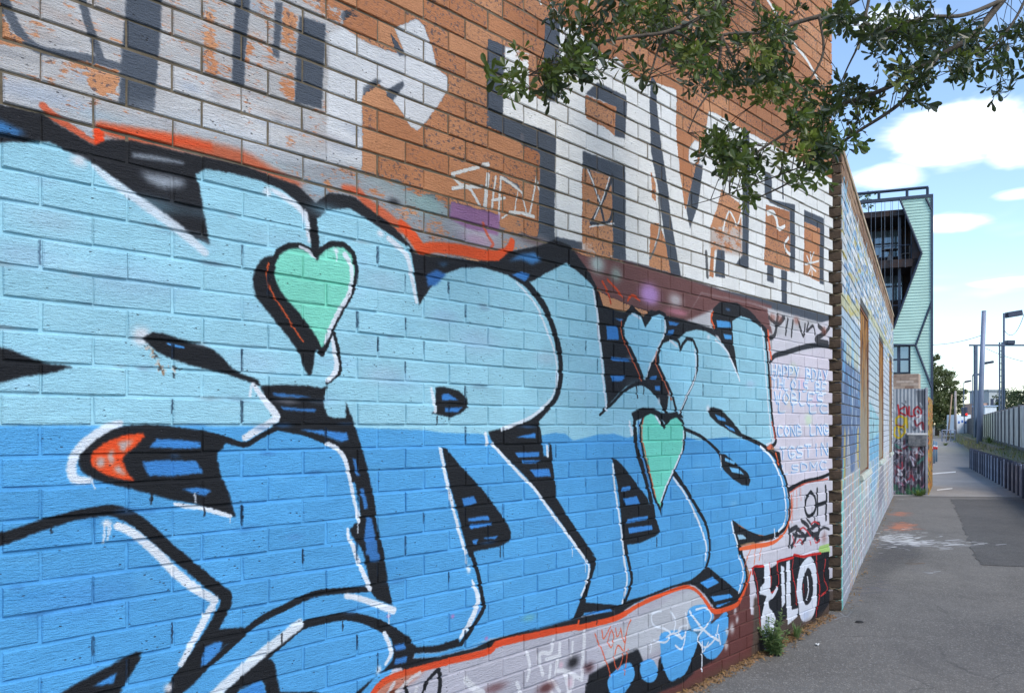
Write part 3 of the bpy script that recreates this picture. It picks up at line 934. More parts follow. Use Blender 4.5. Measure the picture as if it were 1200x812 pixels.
# the spear of orange in the E arm
f(T1("530,260 550,210 620,160 720,120 840,105 848,130 800,180 740,230 720,270 750,340 795,390 700,375 600,345 545,300", 0, 3), (226, 76, 30))
for q in ("565,270 590,245 615,255 615,300 590,310 570,295", "640,215 655,200 670,215 668,285 648,295 635,260", "690,160 740,150 790,145 760,175 730,215 710,215", "665,325 695,290 745,355 700,345"):
    f(T1(q, 0, 3), (176, 180, 184), op=.85, soft=2)
# hearts
H1 = "371,306 365,297 352,291 340,291 328,298 322,310 322,325 328,340 340,355 352,368 365,385 374,402 377,408 384,392 395,368 408,345 414,330 416,315 412,298 403,290 390,289 378,296"
f("322,302 308,303 300,314 297,330 302,350 320,372 338,396 352,416 358,434 364,440 367,430 370,412 376,404 360,380 340,358 326,342 320,325", BLK, sm=True)
f("362,255 370,256 375,284 374,300 371,314 367,300 365,284", BLK)
st(H1, 13, BLK, closed=True, sm=False)
st("372,398 378,415 387,392", 6, BLK)
f(H1, (122, 206, 184))
st("352,289 362,294 369,302", [3, 5, 3], WHI, op=.9)
st("381,402 389,382 398,364 408,346 412,330 411,310 405,298", [4, 6, 6, 6, 5, 6, 7], WHI, op=.95)
fog(394, 294, 4, 4, WHI, .9, 1)
st("394,294 396,306", 2, WHI)
st("314,308 313,325 320,345 335,368 348,390 355,400", 2, (214, 86, 40))
H3 = "778,503 772,490 764,484 756,487 752,498 752,512 755,530 762,555 768,580 774,594 777,582 783,565 792,545 800,525 802,510 800,497 793,489 786,491"
st("744,492 745,512 748,532 756,556 763,584 767,606", [6, 8, 8, 9, 8, 5], BLK)
st("749,494 749,514 754,540 763,575", 2, (70, 130, 190))
st(H3, 8, BLK, closed=True, sm=False)
st("773,592 775,602", 3, BLK)
f(H3, (114, 212, 190))
st("754,490 753,514 760,545 769,582", 1.6, (214, 96, 56))
st("775,588 782,568 792,546 800,525 801,505", [2, 3, 3, 3, 2.5], WHI)
st("768,486 774,496", 3, WHI)
f("740,484 752,478 766,478 776,484 784,484 796,482 801,490 790,488 780,496 772,488 762,484 752,490 744,494", BLK)
H1b = "756,384 751,371 744,366 736,370 731,382 732,395 740,408 748,425 753,438 756,446 760,432 768,415 777,400 781,385 779,371 773,368 765,371 760,378"
st(H1b, 9, BLK, closed=True, sm=False)
f(H1b, (150, 206, 228))
st("757,444 763,426 772,408 779,392 779,376", [1.5, 3, 3, 3, 3], WHI)
st("742,368 750,373", 3, WHI)
st("728,376 729,392 737,412 746,432 752,446", 1.8, (206, 96, 60))
st("745,448 747,466", 2.4, BLK)
st("755,450 755,462", 1.8, BLK)
H2b = "798,413 795,402 788,398 778,402 772,415 773,428 780,442 788,460 792,475 795,486 802,468 812,448 817,430 817,412 812,400 806,399 801,405"
st(H2b, 8, BLK, closed=True, sm=False)
f(H2b, (156, 212, 232))
st("796,484 804,466 814,446 816,425 815,410", [1.5, 2.5, 2.5, 2.5, 3], WHI)
st("786,399 794,406", 3, WHI)
st("769,412 769,426 778,446 787,468", 1.8, (206, 110, 76))
# orange underline below the piece and at the right edge
st("428,828 446,802 472,789 520,776 570,764 582,755 604,749 640,741 676,734", [8, 9, 8, 8, 8, 8, 8, 8, 7], (214, 72, 34))
st("676,736 678,728", 4, (220, 78, 34))
st("678,735 700,730 722,724 734,718", 7, (220, 76, 34))
st("734,718 752,707 775,697 800,688 812,689 822,697 830,708 837,716 850,714 864,708 869,700 875,686 880,670", [6, 5, 5, 5, 4, 4, 5, 6, 6, 6, 6, 4, 3], (222, 84, 40))
f("446,802 474,786 500,782 486,796 470,806 452,822 436,830", (196, 90, 50), op=.6, soft=4)
for q in ("465,812 480,796 492,788", "452,818 462,800", "488,806 484,820"):
    st(q, 5, (206, 204, 206), op=.85)
st("868,643 884,640 902,637 914,630 922,620 928,600 928,580", [4, 6, 5, 3, 3, 2.5, 2], (226, 100, 52))
for q in ("886,642 884,660", "880,644 872,664", "893,642 890,656"):
    st(q, 1.8, (226, 108, 64), op=.8)
st("900,388 902,404 904,420", 4, (228, 100, 66))
st("905,494 909,514", 1.8, (224, 94, 60))
st("909,531 913,544", 3, (226, 98, 50))
f("898,524 904,519 906,524 901,528", (214, 110, 80))
st("836,366 834,374 838,384", 3, (224, 96, 52))
f(TB("34,583 160,578 300,542 478,503 390,545 170,600 24,609", 2), MBL)
# chipped paint and drips
rp_ = random.Random(99)
for i in range(34):
    t_ = rp_.random()
    x_, y_ = 172 + 18 * t_ + rp_.uniform(-3, 3), 404 + 30 * t_ + rp_.uniform(-3, 3)
    if i > 24:
        x_, y_ = rp_.uniform(188, 212), rp_.uniform(428, 438)
    st([(x_, y_), (x_ + rp_.uniform(-3, 4), y_ + rp_.uniform(-2, 4))], rp_.uniform(1, 3.4), rp_.choice([(40, 44, 50), (60, 62, 64), (150, 118, 92), (190, 186, 180)]), op=.9, soft=1)
st("177,582 177,590", 2, BLK)
st("228,578 229,588", 2.4, (190, 196, 204))
st("740,850 800,813 850,786 890,767 930,742 976,714", [16, 14, 13, 12, 10, 9], (92, 68, 52), a=.95, op=.6, soft=14)
for q, n_ in (("455,716 456,730", 2), ("270,604 270,612", 1.6), ("686,660 686,670", 1.4), ("671,640 671,652", 1.4), ("110,563 111,572", 2), ("420,612 420,624", 1.6), ("252,704 251,716", 2), ("546,648 547,660", 1.4)):
    st(q, n_, (206, 212, 220), op=.85, soft=1)
for q in ("240,594 240,604", "330,742 330,754", "402,728 402,738", "586,640 586,652", "770,630 770,640", "512,488 512,497", "700,724 700,731", "178,574 178,586", "60,614 60,624"):
    st(q, 1.8, BLK, op=.85, soft=1)
# dirt smudges under courses, unpainted slots in some perpends
for i in range(46):
    k_ = rz_.randrange(-8, 9)
    x_ = rz_.uniform(0, 620)
    y_ = HY - k_ * 0.02563 * (1475 - x_)
    fog(x_, y_ + rz_.uniform(-2, 4), rz_.uniform(6, 20), rz_.uniform(2, 6), rz_.choice([(96, 116, 136), (110, 130, 150), (150, 150, 160), (120, 132, 140)]) if k_ > 0 else (52, 104, 158), rz_.uniform(.2, .5), 1)
NW.map, NW.sc = (lambda u, v: (u, v)), (lambda x: 1.0)
for i in range(150):
    k_ = rz_.randrange(-17, 12)
    u_ = (.003 if k_ % 2 == 0 else .102) + .24 * rz_.randrange(0, 24)
    v_ = k_ * .086
    j_ = NW.rgb[min(max(int((v_ + .043 - NW.v0) / NW.res), 0), NW.H - 1), min(max(int((u_ + .02 - NW.u0) / NW.res), 0), NW.W - 1)]
    if j_[2] > j_[0] * 1.25:
        st([(u_, v_ + rz_.uniform(.006, .04)), (u_, v_ + .078)], rz_.uniform(.004, .008), (22, 40, 62), op=rz_.uniform(.4, .9), soft=1)
NW.map, NW.sc = wall_uv, (lambda x: 3.3555 / (1475.0 - x))
wall_paint = NW.image('near_wall_paint')

# ------------------------------------------------------------------ wall materials
def brick_material(name, empty_obj, paint, brick_cols, is_mortar=False, gain=0.86, streak=1.0, thresh=0.93, rel=1.0, mortar_col=(0.135, 0.108, 0.073), low_mortar=None):
    """wire-cut brick (or its mortar) under flat paint; the print is laid out in the wall's own metres"""
    m = bpy.data.materials.new(name)
    m.use_nodes = True
    g = NG(m.node_tree)
    t = g.n('ShaderNodeTexCoord')
    t.object = empty_obj
    co = t.outputs['Object']
    s = g.sep(co)
    # ragged spray edge
    wob = g.n('ShaderNodeTexNoise')
    g.l(co, wob.inputs['Vector'])
    wob.inputs['Scale'].default_value = 85
    wob.inputs['Detail'].default_value = 2
    wc = g.sep(wob.outputs['Color'])
    du = g.m('MULTIPLY', g.m('SUBTRACT', wc[0], 0.5), 0.013)
    dv = g.m('MULTIPLY', g.m('SUBTRACT', wc[1], 0.5), 0.008)
    U = g.m('DIVIDE', g.m('SUBTRACT', g.m('ADD', s[0], du), paint.u0), paint.u1 - paint.u0)
    V = g.m('DIVIDE', g.m('SUBTRACT', g.m('ADD', s[2], dv), paint.v0), paint.v1 - paint.v0)
    im = g.n('ShaderNodeTexImage', extension='CLIP', interpolation='Linear')
    im.image = paint.img
    g.l(g.comb(U, V), im.inputs[0])
    # brick body: one tint per brick, dark flecks
    row = g.m('FLOOR', g.m('DIVIDE', s[2], 0.086))
    off = g.m('MULTIPLY', g.m('MODULO', g.m('ABSOLUTE', row), 2.0), 0.1)
    colm = g.m('FLOOR', g.m('DIVIDE', g.m('SUBTRACT', s[0], off), 0.24))
    wn = g.n('ShaderNodeTexWhiteNoise', noise_dimensions='2D')
    g.l(g.comb(row, colm), wn.inputs['Vector'])
    tint = g.sep(wn.outputs['Color'])
    body = g.mix(tint[0], brick_cols[0], brick_cols[1])
    fine = g.noise(co, 90, 3, 0.7)
    body = g.mix(g.m('MULTIPLY', g.ss(fine, 0.35, 0.7), 0.45), body, brick_cols[2])
    fleck = g.noise(g.vmul(co, (55, 55, 75)), 1.0, 3, 0.6, 0.4)
    fl = g.m('MULTIPLY', g.ss(fleck, 0.545, 0.60), g.ss(tint[1], 0.0, 0.75))
    body = g.mix(g.m('MULTIPLY', fl, 0.85), body, brick_cols[3])
    age = g.ss(g.noise(co, .55, 3, .6), .36, .62)
    body = g.mix(1.0, body, g.mix(age, (.66, .60, .57), (1.0, 1.0, 1.0)), 'MULTIPLY')
    if is_mortar:
        body = g.mix(g.ss(g.noise(co, 14, 4, 0.6), 0.35, 0.7), mortar_col, tuple(c * 0.62 for c in mortar_col))
        if low_mortar:
            body = g.mix(g.ss(g.m('ADD', s[2], g.m('MULTIPLY', g.noise(co, 3, 3), .4)), -0.05, -0.35), body, low_mortar)
    # paint colour with small unevenness from the rough face and grime
    grime = g.noise(co, 5.5, 4, 0.62)
    fgr = g.noise(g.vmul(co, (32, 32, 160)), 1.0, 3, 0.7)
    lum = g.m('ADD', 0.70, g.m('ADD', g.m('MULTIPLY', grime, 0.28), g.m('MULTIPLY', fgr, 0.34)))
    lum = g.m('ADD', lum, g.m('MULTIPLY', g.m('SUBTRACT', tint[2], 0.5), 0.12))
    pc = g.mix(1.0, im.outputs['Color'], g.comb(g.m('MULTIPLY', lum, gain), g.m('MULTIPLY', lum, gain), g.m('MULTIPLY', lum, gain)), 'MULTIPLY')
    A = im.outputs['Alpha']
    if is_mortar:
        cov = g.ss(g.m('ADD', A, g.m('MULTIPLY', g.m('SUBTRACT', grime, 0.5), 0.08)), thresh, thresh + 0.04)
    else:
        wear = g.noise(g.vmul(co, (26, 26, 95)), 1.0, 4, 0.7)
        wear2 = g.noise(g.vmul(co, (9, 9, 16)), 1.0, 3, 0.6)
        wv = g.m('ADD', g.m('MULTIPLY', wear, 0.62), g.m('MULTIPLY', wear2, 0.55))
        q = g.m('MULTIPLY', g.m('SUBTRACT', wv, 0.585), 9.0)
        fa = g.m('ADD', g.m('MULTIPLY', A, 4.4), g.m('SUBTRACT', g.m('MULTIPLY', g.m('POWER', A, 8.0), 2.5), 2.6))
        cov = g.ss(g.m('SUBTRACT', fa, q), -0.25, 0.45)
        # pinholes and chips, with dark shade put into their colour
        pit = g.n('ShaderNodeTexVoronoi')
        g.l(g.vmul(co, (34, 34, 60)), pit.inputs['Vector'])
        pit.inputs['Scale'].default_value = 1.0
        hole = g.m('MULTIPLY', g.m('SUBTRACT', 1.0, g.ss(pit.outputs['Distance'], 0.07, 0.17)), g.ss(g.noise(co, 11, 1), 0.5, 0.60))
        pc = g.mix(g.m('MULTIPLY', hole, 0.72), pc, (.035, .035, .04))
    col = g.mix(cov, body, pc)
    p = g.n('ShaderNodeBsdfPrincipled')
    g.l(col, p.inputs['Base Color'])
    rg = g.m('ADD', 0.62, g.m('MULTIPLY', fgr, 0.3))
    g.l(rg, p.inputs['Roughness'])
    p.inputs['Specular IOR Level'].default_value = 0.28
    h1 = g.noise(g.vmul(co, (28, 28, 170)), 1.0, 3, 0.75)
    h2 = g.noise(co, 260, 1, 0.6)
    h3 = g.noise(g.vmul(co, (10, 10, 22)), 1.0, 1, 0.5)
    if is_mortar:
        h = g.m('ADD', g.noise(co, 120, 4, 0.65), g.m('MULTIPLY', h3, 0.8))
        nrm = g.bump(h, 0.7, 0.004)
    else:
        h = g.m('ADD', g.m('ADD', h1, g.m('MULTIPLY', h2, 0.35)), g.m('MULTIPLY', h3, 0.7))
        h = g.m('SUBTRACT', h, g.m('MULTIPLY', hole, 0.8))
        nrm = g.bump(h, 0.8 * rel, 0.009)
    g.l(nrm, p.inputs['Normal'])
    o = g.n('ShaderNodeOutputMaterial')
    g.l(p.outputs[0], o.inputs[0])
    return m


def brick_mesh(L, H, D, bev, seed):
    """a brick with worn arrises: front face towards -Y, origin at the middle of the front"""
    r = random.Random(seed)
    b = MB()
    hx, hz = L / 2, H / 2
    j = lambda k: r.uniform(-k, k)
    inner = [(-hx + bev + j(.0025), j(.0012), -hz + bev + j(.001)), (0, j(.0012), -hz + bev + j(.0012)), (hx - bev + j(.0025), j(.0012), -hz + bev + j(.001)),
             (hx - bev + j(.0025), j(.0012), hz - bev + j(.001)), (0, j(.0012), hz - bev + j(.0012)), (-hx + bev + j(.0025), j(.0012), hz - bev + j(.001))]
    ed = [(-hx + j(.001), bev + .001, -hz), (0, bev, -hz + j(.0012)), (hx + j(.001), bev + .001, -hz), (hx + j(.001), bev + .001, hz), (0, bev, hz + j(.0012)), (-hx + j(.001), bev + .001, hz)]
    bk = [(x, D, z) for x, y, z in ed]
    fs = [(0, 1, 4, 5), (1, 2, 3, 4)]
    for i in range(6):
        k = (i + 1) % 6
        fs.append((i, i + 6, k + 6, k))
        fs.append((i + 6, i + 12, k + 12, k + 6))
    b.add(inner + ed + bk, fs)
    return b


# ------------------------------------------------------------------ near wall
NW.img = wall_paint
near_wall = empty('brick_wall', WO, math.atan2(WU.y, WU.x))
tag(near_wall, 'tall near brick wall covered in blue bubble-letter graffiti with green hearts', 'brick wall')
ORANGE = (srgb((182, 120, 80)), srgb((202, 146, 106)), srgb((158, 112, 82)), srgb((88, 82, 86)))
brick_mat = brick_material('painted_brick', near_wall, NW, ORANGE)
mortar_mat = brick_material('painted_mortar', near_wall, NW, ORANGE, is_mortar=True)

PITCH, COURSE, JOINT = 0.24, 0.086, 0.0082
variants = [brick_mesh(PITCH - .0066, COURSE - JOINT, 0.05, 0.0032, 100 + i) for i in range(14)]
vmesh = [v.mesh('brick') for v in variants]
for me in vmesh:
    me.materials.append(brick_mat)
Minv = Matrix.Rotation(-math.atan2(WU.y, WU.x), 4, 'Z')


def project(p):
    return (CX + F * p.x / p.y, HY - F * (p.z - CAMZ) / p.y) if p.y > 0.1 else None


slots = []
for k in range(-21, 46):
    off = 0.003 if k % 2 == 0 else 0.102
    end = (5.93 if k % 2 == 0 else 5.872) if k < 22 else 5.905 + (k * 7 % 5) * .003
    c = math.floor((-3.2 - off) / PITCH)
    while True:
        a = off + c * PITCH
        b = min(a + PITCH, end + JOINT)
        if a >= end - 0.02:
            break
        slots.append((k, a, b))
        c += 1
rank = []
for (k, a, b) in slots:
    cs = []
    for (u, v) in ((a, k * COURSE), (b, k * COURSE), (b, (k + 1) * COURSE), (a, (k + 1) * COURSE)):
        q = WO + WU * u + Vector((0, 0, v))
        pr = project(q)
        if pr is None:
            cs = None
            break
        cs.append((min(max(pr[0], 0), 1200), min(max(pr[1], 0), 812)))
    ar = 0.0
    full = abs(b - a - PITCH) < 1e-4
    if cs:
        ar = abs(sum(cs[i][0] * cs[(i + 1) % 4][1] - cs[(i + 1) % 4][0] * cs[i][1] for i in range(4))) / 2
    rank.append((ar if full else 0.0, k, a, b))
rank.sort(key=lambda t: -t[0])
rest = MB()
rb = random.Random(5)
for i, (ar, k, a, b) in enumerate(rank):
    dy = rb.uniform(-0.0026, 0.0026)
    du = rb.uniform(-0.0022, 0.0022)
    dz = rb.uniform(-0.0012, 0.0012)
    rot = rb.uniform(-0.0045, 0.0045)
    z = (k + 0.5) * COURSE + dz
    if i < 300 and ar > 0:
        o = link('brick', vmesh[rb.randrange(len(vmesh))], None, near_wall)
        o.location = ((a + b) / 2 + du, dy, z)
        o.rotation_euler = (0, rot, 0)
    else:
        v = variants[rb.randrange(len(variants))]
        sx = (b - a - .0066) / (PITCH - .0066)
        mx = Matrix.Translation(((a + b) / 2 + du, dy, z)) @ Matrix.Rotation(rot, 4, 'Y') @ Matrix.Diagonal((sx, 1, 1, 1))
        rest.add([mx @ Vector(p) for p in v.v], v.f)
ro = rest.build('remaining_bricks', brick_mat, near_wall)
ro['kind'] = 'stuff'
bed = MB()
# mortar face set back behind the brick faces, ragged a little
nu, nv = 150, 134
u_a, u_b, v_a, v_b = -3.2, 5.86, -21 * COURSE, 46 * COURSE
gridv = []
for j in range(nv + 1):
    for i in range(nu + 1):
        gridv.append((u_a + (u_b - u_a) * i / nu, 0.0058 + rb.uniform(-0.0014, 0.0014), v_a + (v_b - v_a) * j / nv))
bed.add(gridv, [(j * (nu + 1) + i, j * (nu + 1) + i + 1, (j + 1) * (nu + 1) + i + 1, (j + 1) * (nu + 1) + i) for j in range(nv) for i in range(nu)])
bed.build('mortar', mortar_mat, near_wall)
core_mat = simple_mat('wall_core', (0.2, 0.14, 0.1), 0.9)
MB().box(-3.2, 5.855, 0.03, 0.23, v_a, v_b).build('wall_core', core_mat, near_wall)
MB().box(-3.3, 5.95, -0.03, 0.27, v_b, v_b + 0.07, bev=0.008).build('coping', simple_mat('coping', (0.3, 0.28, 0.26), 0.85, bump=0.4), near_wall)

# ------------------------------------------------------------------ far wall, turned away at the corner
FLEN = 11.5
FW = Paint(-0.02, FLEN + 0.02, -1.62, 2.30, 0.006, far_uv, lambda x: 675.0 / F / max(1087.0 - x, 20.0))


def far_poly(p, col, a=1.0, op=1.0, soft=1):
    FW.map = lambda u, v: (u, v)
    FW.fill(p, col, a, op, soft)
    FW.map = far_uv


def far_line(p, w, col, a=1.0, op=1.0):
    FW.map = lambda u, v: (u, v)
    sc = FW.sc
    FW.sc = lambda x: 1.0
    FW.stroke(p, w, col, a, op, 1.2)
    FW.sc = sc
    FW.map = far_uv


rf = random.Random(11)
far_poly([(-1, -1.7), (12, -1.7), (12, 1.93), (-1, 1.93)], (190, 196, 202), .97)
# upper field: white, pale blue and ochre strokes
for i in range(1500):
    u, v = rf.uniform(-.1, 11.6), rf.uniform(.95, 1.9)
    c = rf.choice([(228, 232, 236), (232, 234, 236), (132, 172, 208), (150, 192, 216), (196, 182, 112), (206, 208, 206), (120, 150, 190)])
    L = rf.uniform(.1, .5)
    an = rf.choice([rf.uniform(-.35, .35), rf.uniform(.9, 2.2)])
    far_line([(u, v), (u + L * math.cos(an), v + .4 * L * math.sin(an))], rf.uniform(.015, .055), c, .97, .9)
far_poly([(-.1, 1.05), (1.2, 1.12), (3.6, 1.35), (11.6, 1.45), (11.6, 1.36), (3.6, 1.24), (1.2, 1.0), (-.1, .94)], (196, 188, 120), .97, .5)
# grey-blue band with slate lettering below
far_poly([(-.1, .35), (2.0, .45), (2.0, .98), (-.1, .92)], (176, 196, 212), .97)
far_poly([(-.1, -.42), (2.02, -.42), (2.02, .56), (-.1, .68)], (104, 124, 156), .98)
for i in range(34):
    u, v = rf.uniform(0, 2.0), rf.uniform(-.35, .5)
    far_line([(u, v), (u + rf.uniform(-.08, .1), v + rf.uniform(.08, .26))], rf.uniform(.02, .05), rf.choice([(206, 222, 236), (112, 172, 216), (70, 150, 206), (76, 94, 134)]), .98)
for i in range(7):
    u = .1 + .28 * i
    far_poly([(u, .56), (u + .14, .86 + rf.uniform(-.1, .1)), (u + .28, .58), (u + .14, .5)], rf.choice([(216, 226, 232), (206, 208, 180), (150, 196, 216)]), .98, .8)
far_poly([(.05, -.42), (.2, .0), (.34, -.1), (.3, -.46)], (206, 176, 92), .98, .8)
far_poly([(1.5, -.45), (1.62, -.05), (1.8, .0), (1.86, -.45)], (206, 178, 96), .98, .8)
far_poly([(3.6, -.42), (5.7, -.42), (5.7, .1), (3.6, .3)], (136, 194, 206), .98, .75)
far_poly([(3.6, -.95), (5.7, -.75), (5.7, -.1), (3.6, -.2)], (110, 166, 206), .98, .7)
far_poly([(3.6, .3), (5.7, .1), (5.7, 1.2), (3.6, 1.25)], (186, 200, 208), .97, .9)
far_poly([(7.3, -.6), (9.3, -.6), (9.3, .9), (7.3, 1.2)], (196, 202, 212), .97, .8)
for i in range(46):
    u, v = rf.uniform(3.6, 11.4), rf.uniform(-.9, .9)
    far_line([(u, v), (u + rf.uniform(-.15, .2), v + rf.uniform(-.1, .35))], rf.uniform(.02, .06), rf.choice([(36, 52, 66), (216, 226, 234), (120, 170, 206), (206, 182, 120), (150, 190, 206), (64, 90, 120)]), .98, .8)
# pale lower field with peaks of teal, apricot and white
far_poly([(-.1, -1.7), (11.6, -1.7), (11.6, -.6), (6, -.62), (4.4, -.92), (2.4, -.75), (2.1, -.5), (1.7, -.4), (1.45, -.2), (1.2, -.5), (.9, -.45), (.6, .02), (.3, -.45), (-.1, -.5)], (168, 172, 180), .98)
for i in range(330):
    u, v = rf.uniform(-.05, 11.4), rf.uniform(-1.5, -.5)
    h = rf.uniform(.12, .55)
    far_line([(u, v), (u + rf.uniform(-.12, .12), min(v + h, -.45))], rf.uniform(.02, .06), rf.choice([(136, 206, 198), (150, 202, 196), (214, 166, 136), (226, 228, 232), (206, 210, 216), (198, 150, 136), (120, 128, 138), (206, 186, 130)]), .98, .85)
far_line([(.03, -1.5), (.03, -.7), (.12, -.3)], .07, (132, 208, 200), .98)
far_poly([(5.6, -1.2), (7.2, -1.1), (7.2, -.5), (5.8, -.7)], (120, 118, 130), .98, .6, 5)
FW.img = FW.image('far_wall_paint')

far_wall = empty('mural_wall', FO, math.atan2(FU.y, FU.x))
tag(far_wall, 'lower brick wall beyond the corner with faded blue and white mural and boarded windows', 'brick wall')
BROWN = (srgb((150, 118, 92)), srgb((170, 138, 108)), srgb((130, 104, 84)), srgb((96, 84, 76)))
fb_mat = brick_material('mural_brick', far_wall, FW, BROWN, rel=0.9, gain=.84)
fm_mat = brick_material('mural_mortar', far_wall, FW, BROWN, is_mortar=True, mortar_col=(0.10, 0.095, 0.09), thresh=2.0, low_mortar=(.66, .66, .66))
WIN = ((2.03, 3.50), (5.78, 7.22), (9.38, 10.75))
WZ0, WZ1 = -0.50, 1.23
fv = [brick_mesh(PITCH - JOINT, COURSE - JOINT, 0.05, 0.004, 300 + i) for i in range(6)]
fr = MB()
for k in range(-19, 25):
    off = 0.0 if k % 2 == 0 else 0.12
    c = -1
    z0, z1 = k * COURSE, (k + 1) * COURSE
    while off + c * PITCH < FLEN:
        segs = [(max(off + c * PITCH, 0.0 - JOINT / 2), min(off + (c + 1) * PITCH, FLEN))]
        c += 1
        if z1 > WZ0 + 0.02 and z0 < WZ1 - 0.02:
            for (wa, wb) in WIN:
                ns = []
                for (a, b) in segs:
                    if b <= wa or a >= wb:
                        ns.append((a, b))
                    else:
                        if a < wa:
                            ns.append((a, wa + JOINT))
                        if b > wb:
                            ns.append((wb - JOINT, b))
                segs = ns
        for a, b in segs:
            if b - a < 0.03:
                continue
            v = fv[rf.randrange(6)]
            mx = Matrix.Translation(((a + b) / 2, rf.uniform(-.002, .002), (z0 + z1) / 2)) @ Matrix.Diagonal(((b - a - JOINT) / (PITCH - JOINT), 1, 1, 1))
            fr.add([mx @ Vector(p) for p in v.v], v.f)
fo = fr.build('brickwork', fb_mat, far_wall)
fo['kind'] = 'stuff'
# mortar and core with real openings
fm, fc = MB(), MB()
zs = (-1.65, WZ0, WZ1, 2.15)
us = [0.004]
for a, b in WIN:
    us += [a, b]
us.append(FLEN)
for zi in range(3):
    for ui in range(len(us) - 1):
        if zi == 1 and ui % 2 == 1:
            continue
        a, b, z0, z1 = us[ui], us[ui + 1], zs[zi], zs[zi + 1]
        fm.quad((a, .006, z0), (b, .006, z0), (b, .006, z1), (a, .006, z1))
        fc.box(a + (0.002 if ui == 0 else 0), b, .012, .11, z0, z1)
fm.build('mortar', fm_mat, far_wall)
fc.build('wall_core', core_mat, far_wall)
MB().box(-0.02, FLEN, -0.012, 0.13, 2.15, 2.20, bev=.006).build('coping', simple_mat('weathered_coping', srgb((176, 156, 132)), .9, .25, 3, .5, 40), far_wall)

# raw end of the far wall at the corner: header ends with squeezed-out mortar
raw_mat = simple_mat('raw_brick_end', srgb((88, 72, 58)), .95, .3, 22, .8, 90, col2=srgb((60, 50, 42)))  # raw brick colour, darkened further to offset the sun on this end
lip_mat = simple_mat('mortar_lip', srgb((118, 104, 84)), .95, .2, 30, .8, 120)
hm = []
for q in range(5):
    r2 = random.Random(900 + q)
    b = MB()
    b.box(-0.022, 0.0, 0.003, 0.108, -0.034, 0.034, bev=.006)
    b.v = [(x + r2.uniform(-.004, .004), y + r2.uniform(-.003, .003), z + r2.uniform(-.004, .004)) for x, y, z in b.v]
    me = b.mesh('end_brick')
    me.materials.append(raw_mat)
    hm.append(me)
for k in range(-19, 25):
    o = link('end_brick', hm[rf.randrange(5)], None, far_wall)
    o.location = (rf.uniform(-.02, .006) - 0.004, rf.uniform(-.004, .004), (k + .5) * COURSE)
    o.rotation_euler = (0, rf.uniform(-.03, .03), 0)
    b = MB()
    zc = k * COURSE
    prev = None
    P = []
    for i in range(7):
        y = 0.004 + 0.104 * i / 6
        P.append((-.020 - rf.uniform(0, .016), y, zc + rf.uniform(-.008, .008)))
    b.tube(P, [rf.uniform(.002, .009) for _ in P], 5)
    b.build('mortar_lip', lip_mat, far_wall, True)

# boarded windows: ribbed metal sheet rusting from the top, sloping sill, frame angle
rust_mat = bpy.data.materials.new('rusting_sheet')
rust_mat.use_nodes = True
g = NG(rust_mat.node_tree)
t = g.n('ShaderNodeTexCoord')
t.object = far_wall
s = g.sep(t.outputs['Object'])
rn = g.noise(g.vmul(t.outputs['Object'], (9, 9, 1.6)), 1.0, 6, .65)
rr = g.ss(g.m('ADD', g.m('MULTIPLY', s[2], 0.30), rn), 0.52, 0.74)
c1 = g.mix(g.noise(t.outputs['Object'], 12, 5), srgb((146, 138, 120)), srgb((112, 104, 90)))
c2 = g.mix(g.ss(g.noise(g.vmul(t.outputs['Object'], (5, 5, 2)), 1.0, 5, .7), .38, .62), srgb((70, 38, 28)), srgb((158, 112, 52)))
pb = g.n('ShaderNodeBsdfPrincipled')
g.l(g.mix(rr, c1, c2), pb.inputs['Base Color'])
pb.inputs['Roughness'].default_value = .8
g.l(g.bump(g.noise(t.outputs['Object'], 60, 4), .4, .006), pb.inputs['Normal'])
g.l(pb.outputs[0], g.n('ShaderNodeOutputMaterial').inputs[0])
frame_mat = simple_mat('rusty_angle', srgb((112, 62, 44)), .85, .3, 9, .5, 60, col2=srgb((150, 108, 70)))
sill_mat = simple_mat('sill_brick', srgb((176, 172, 160)), .9, .25, 9, .5, 60, col2=srgb((150, 176, 172)))
for wi, (a, b) in enumerate(WIN):
    w = MB()
    n = 20
    vs, fs = [], []
    for i in range(n * 2 + 1):
        u = a + .03 + (b - a - .06) * i / (2 * n)
        y = .038 if i % 2 else .018
        vs += [(u, y, WZ0 + .02), (u, y, WZ1 - .01)]
    for i in range(n * 2):
        fs.append((2 * i, 2 * i + 2, 2 * i + 3, 2 * i + 1))
    w.add(vs, fs)
    so = w.build('window_cover', rust_mat, far_wall)
    fr2 = MB()
    fr2.box(a, a + .03, .02, .10, WZ0, WZ1)
    fr2.box(b - .03, b, .006, .10, WZ0, WZ1)
    fr2.box(a + .0305, b - .0305, .012, .10, WZ1 - .03, WZ1)
    fr2.build('window_frame', frame_mat, far_wall)
    for q in range(6):
        x0 = a - .02 + (b - a + .04) * q / 6
        sb = MB()
        M = Matrix.Translation((x0 + .12, 0.02, WZ0 - .035)) @ Matrix.Rotation(R(-16), 4, 'X')
        sb.box(-.115, .115, -.055, .05, -.03, .03, M, bev=.006)
        sb.build('sill_brick', sill_mat, far_wall)

# ------------------------------------------------------------------ ground
GPNT = Paint(0.5, 11.0, 3.5, 17.2, 0.008, lambda x, y: ground_at(x, y), lambda x: 0.009)
GPNT.a[:] = 0.0


def gfill(p, col, a, op=1.0, soft=2):
    GPNT.fill(p, col, a, op, soft)


rgd = random.Random(21)


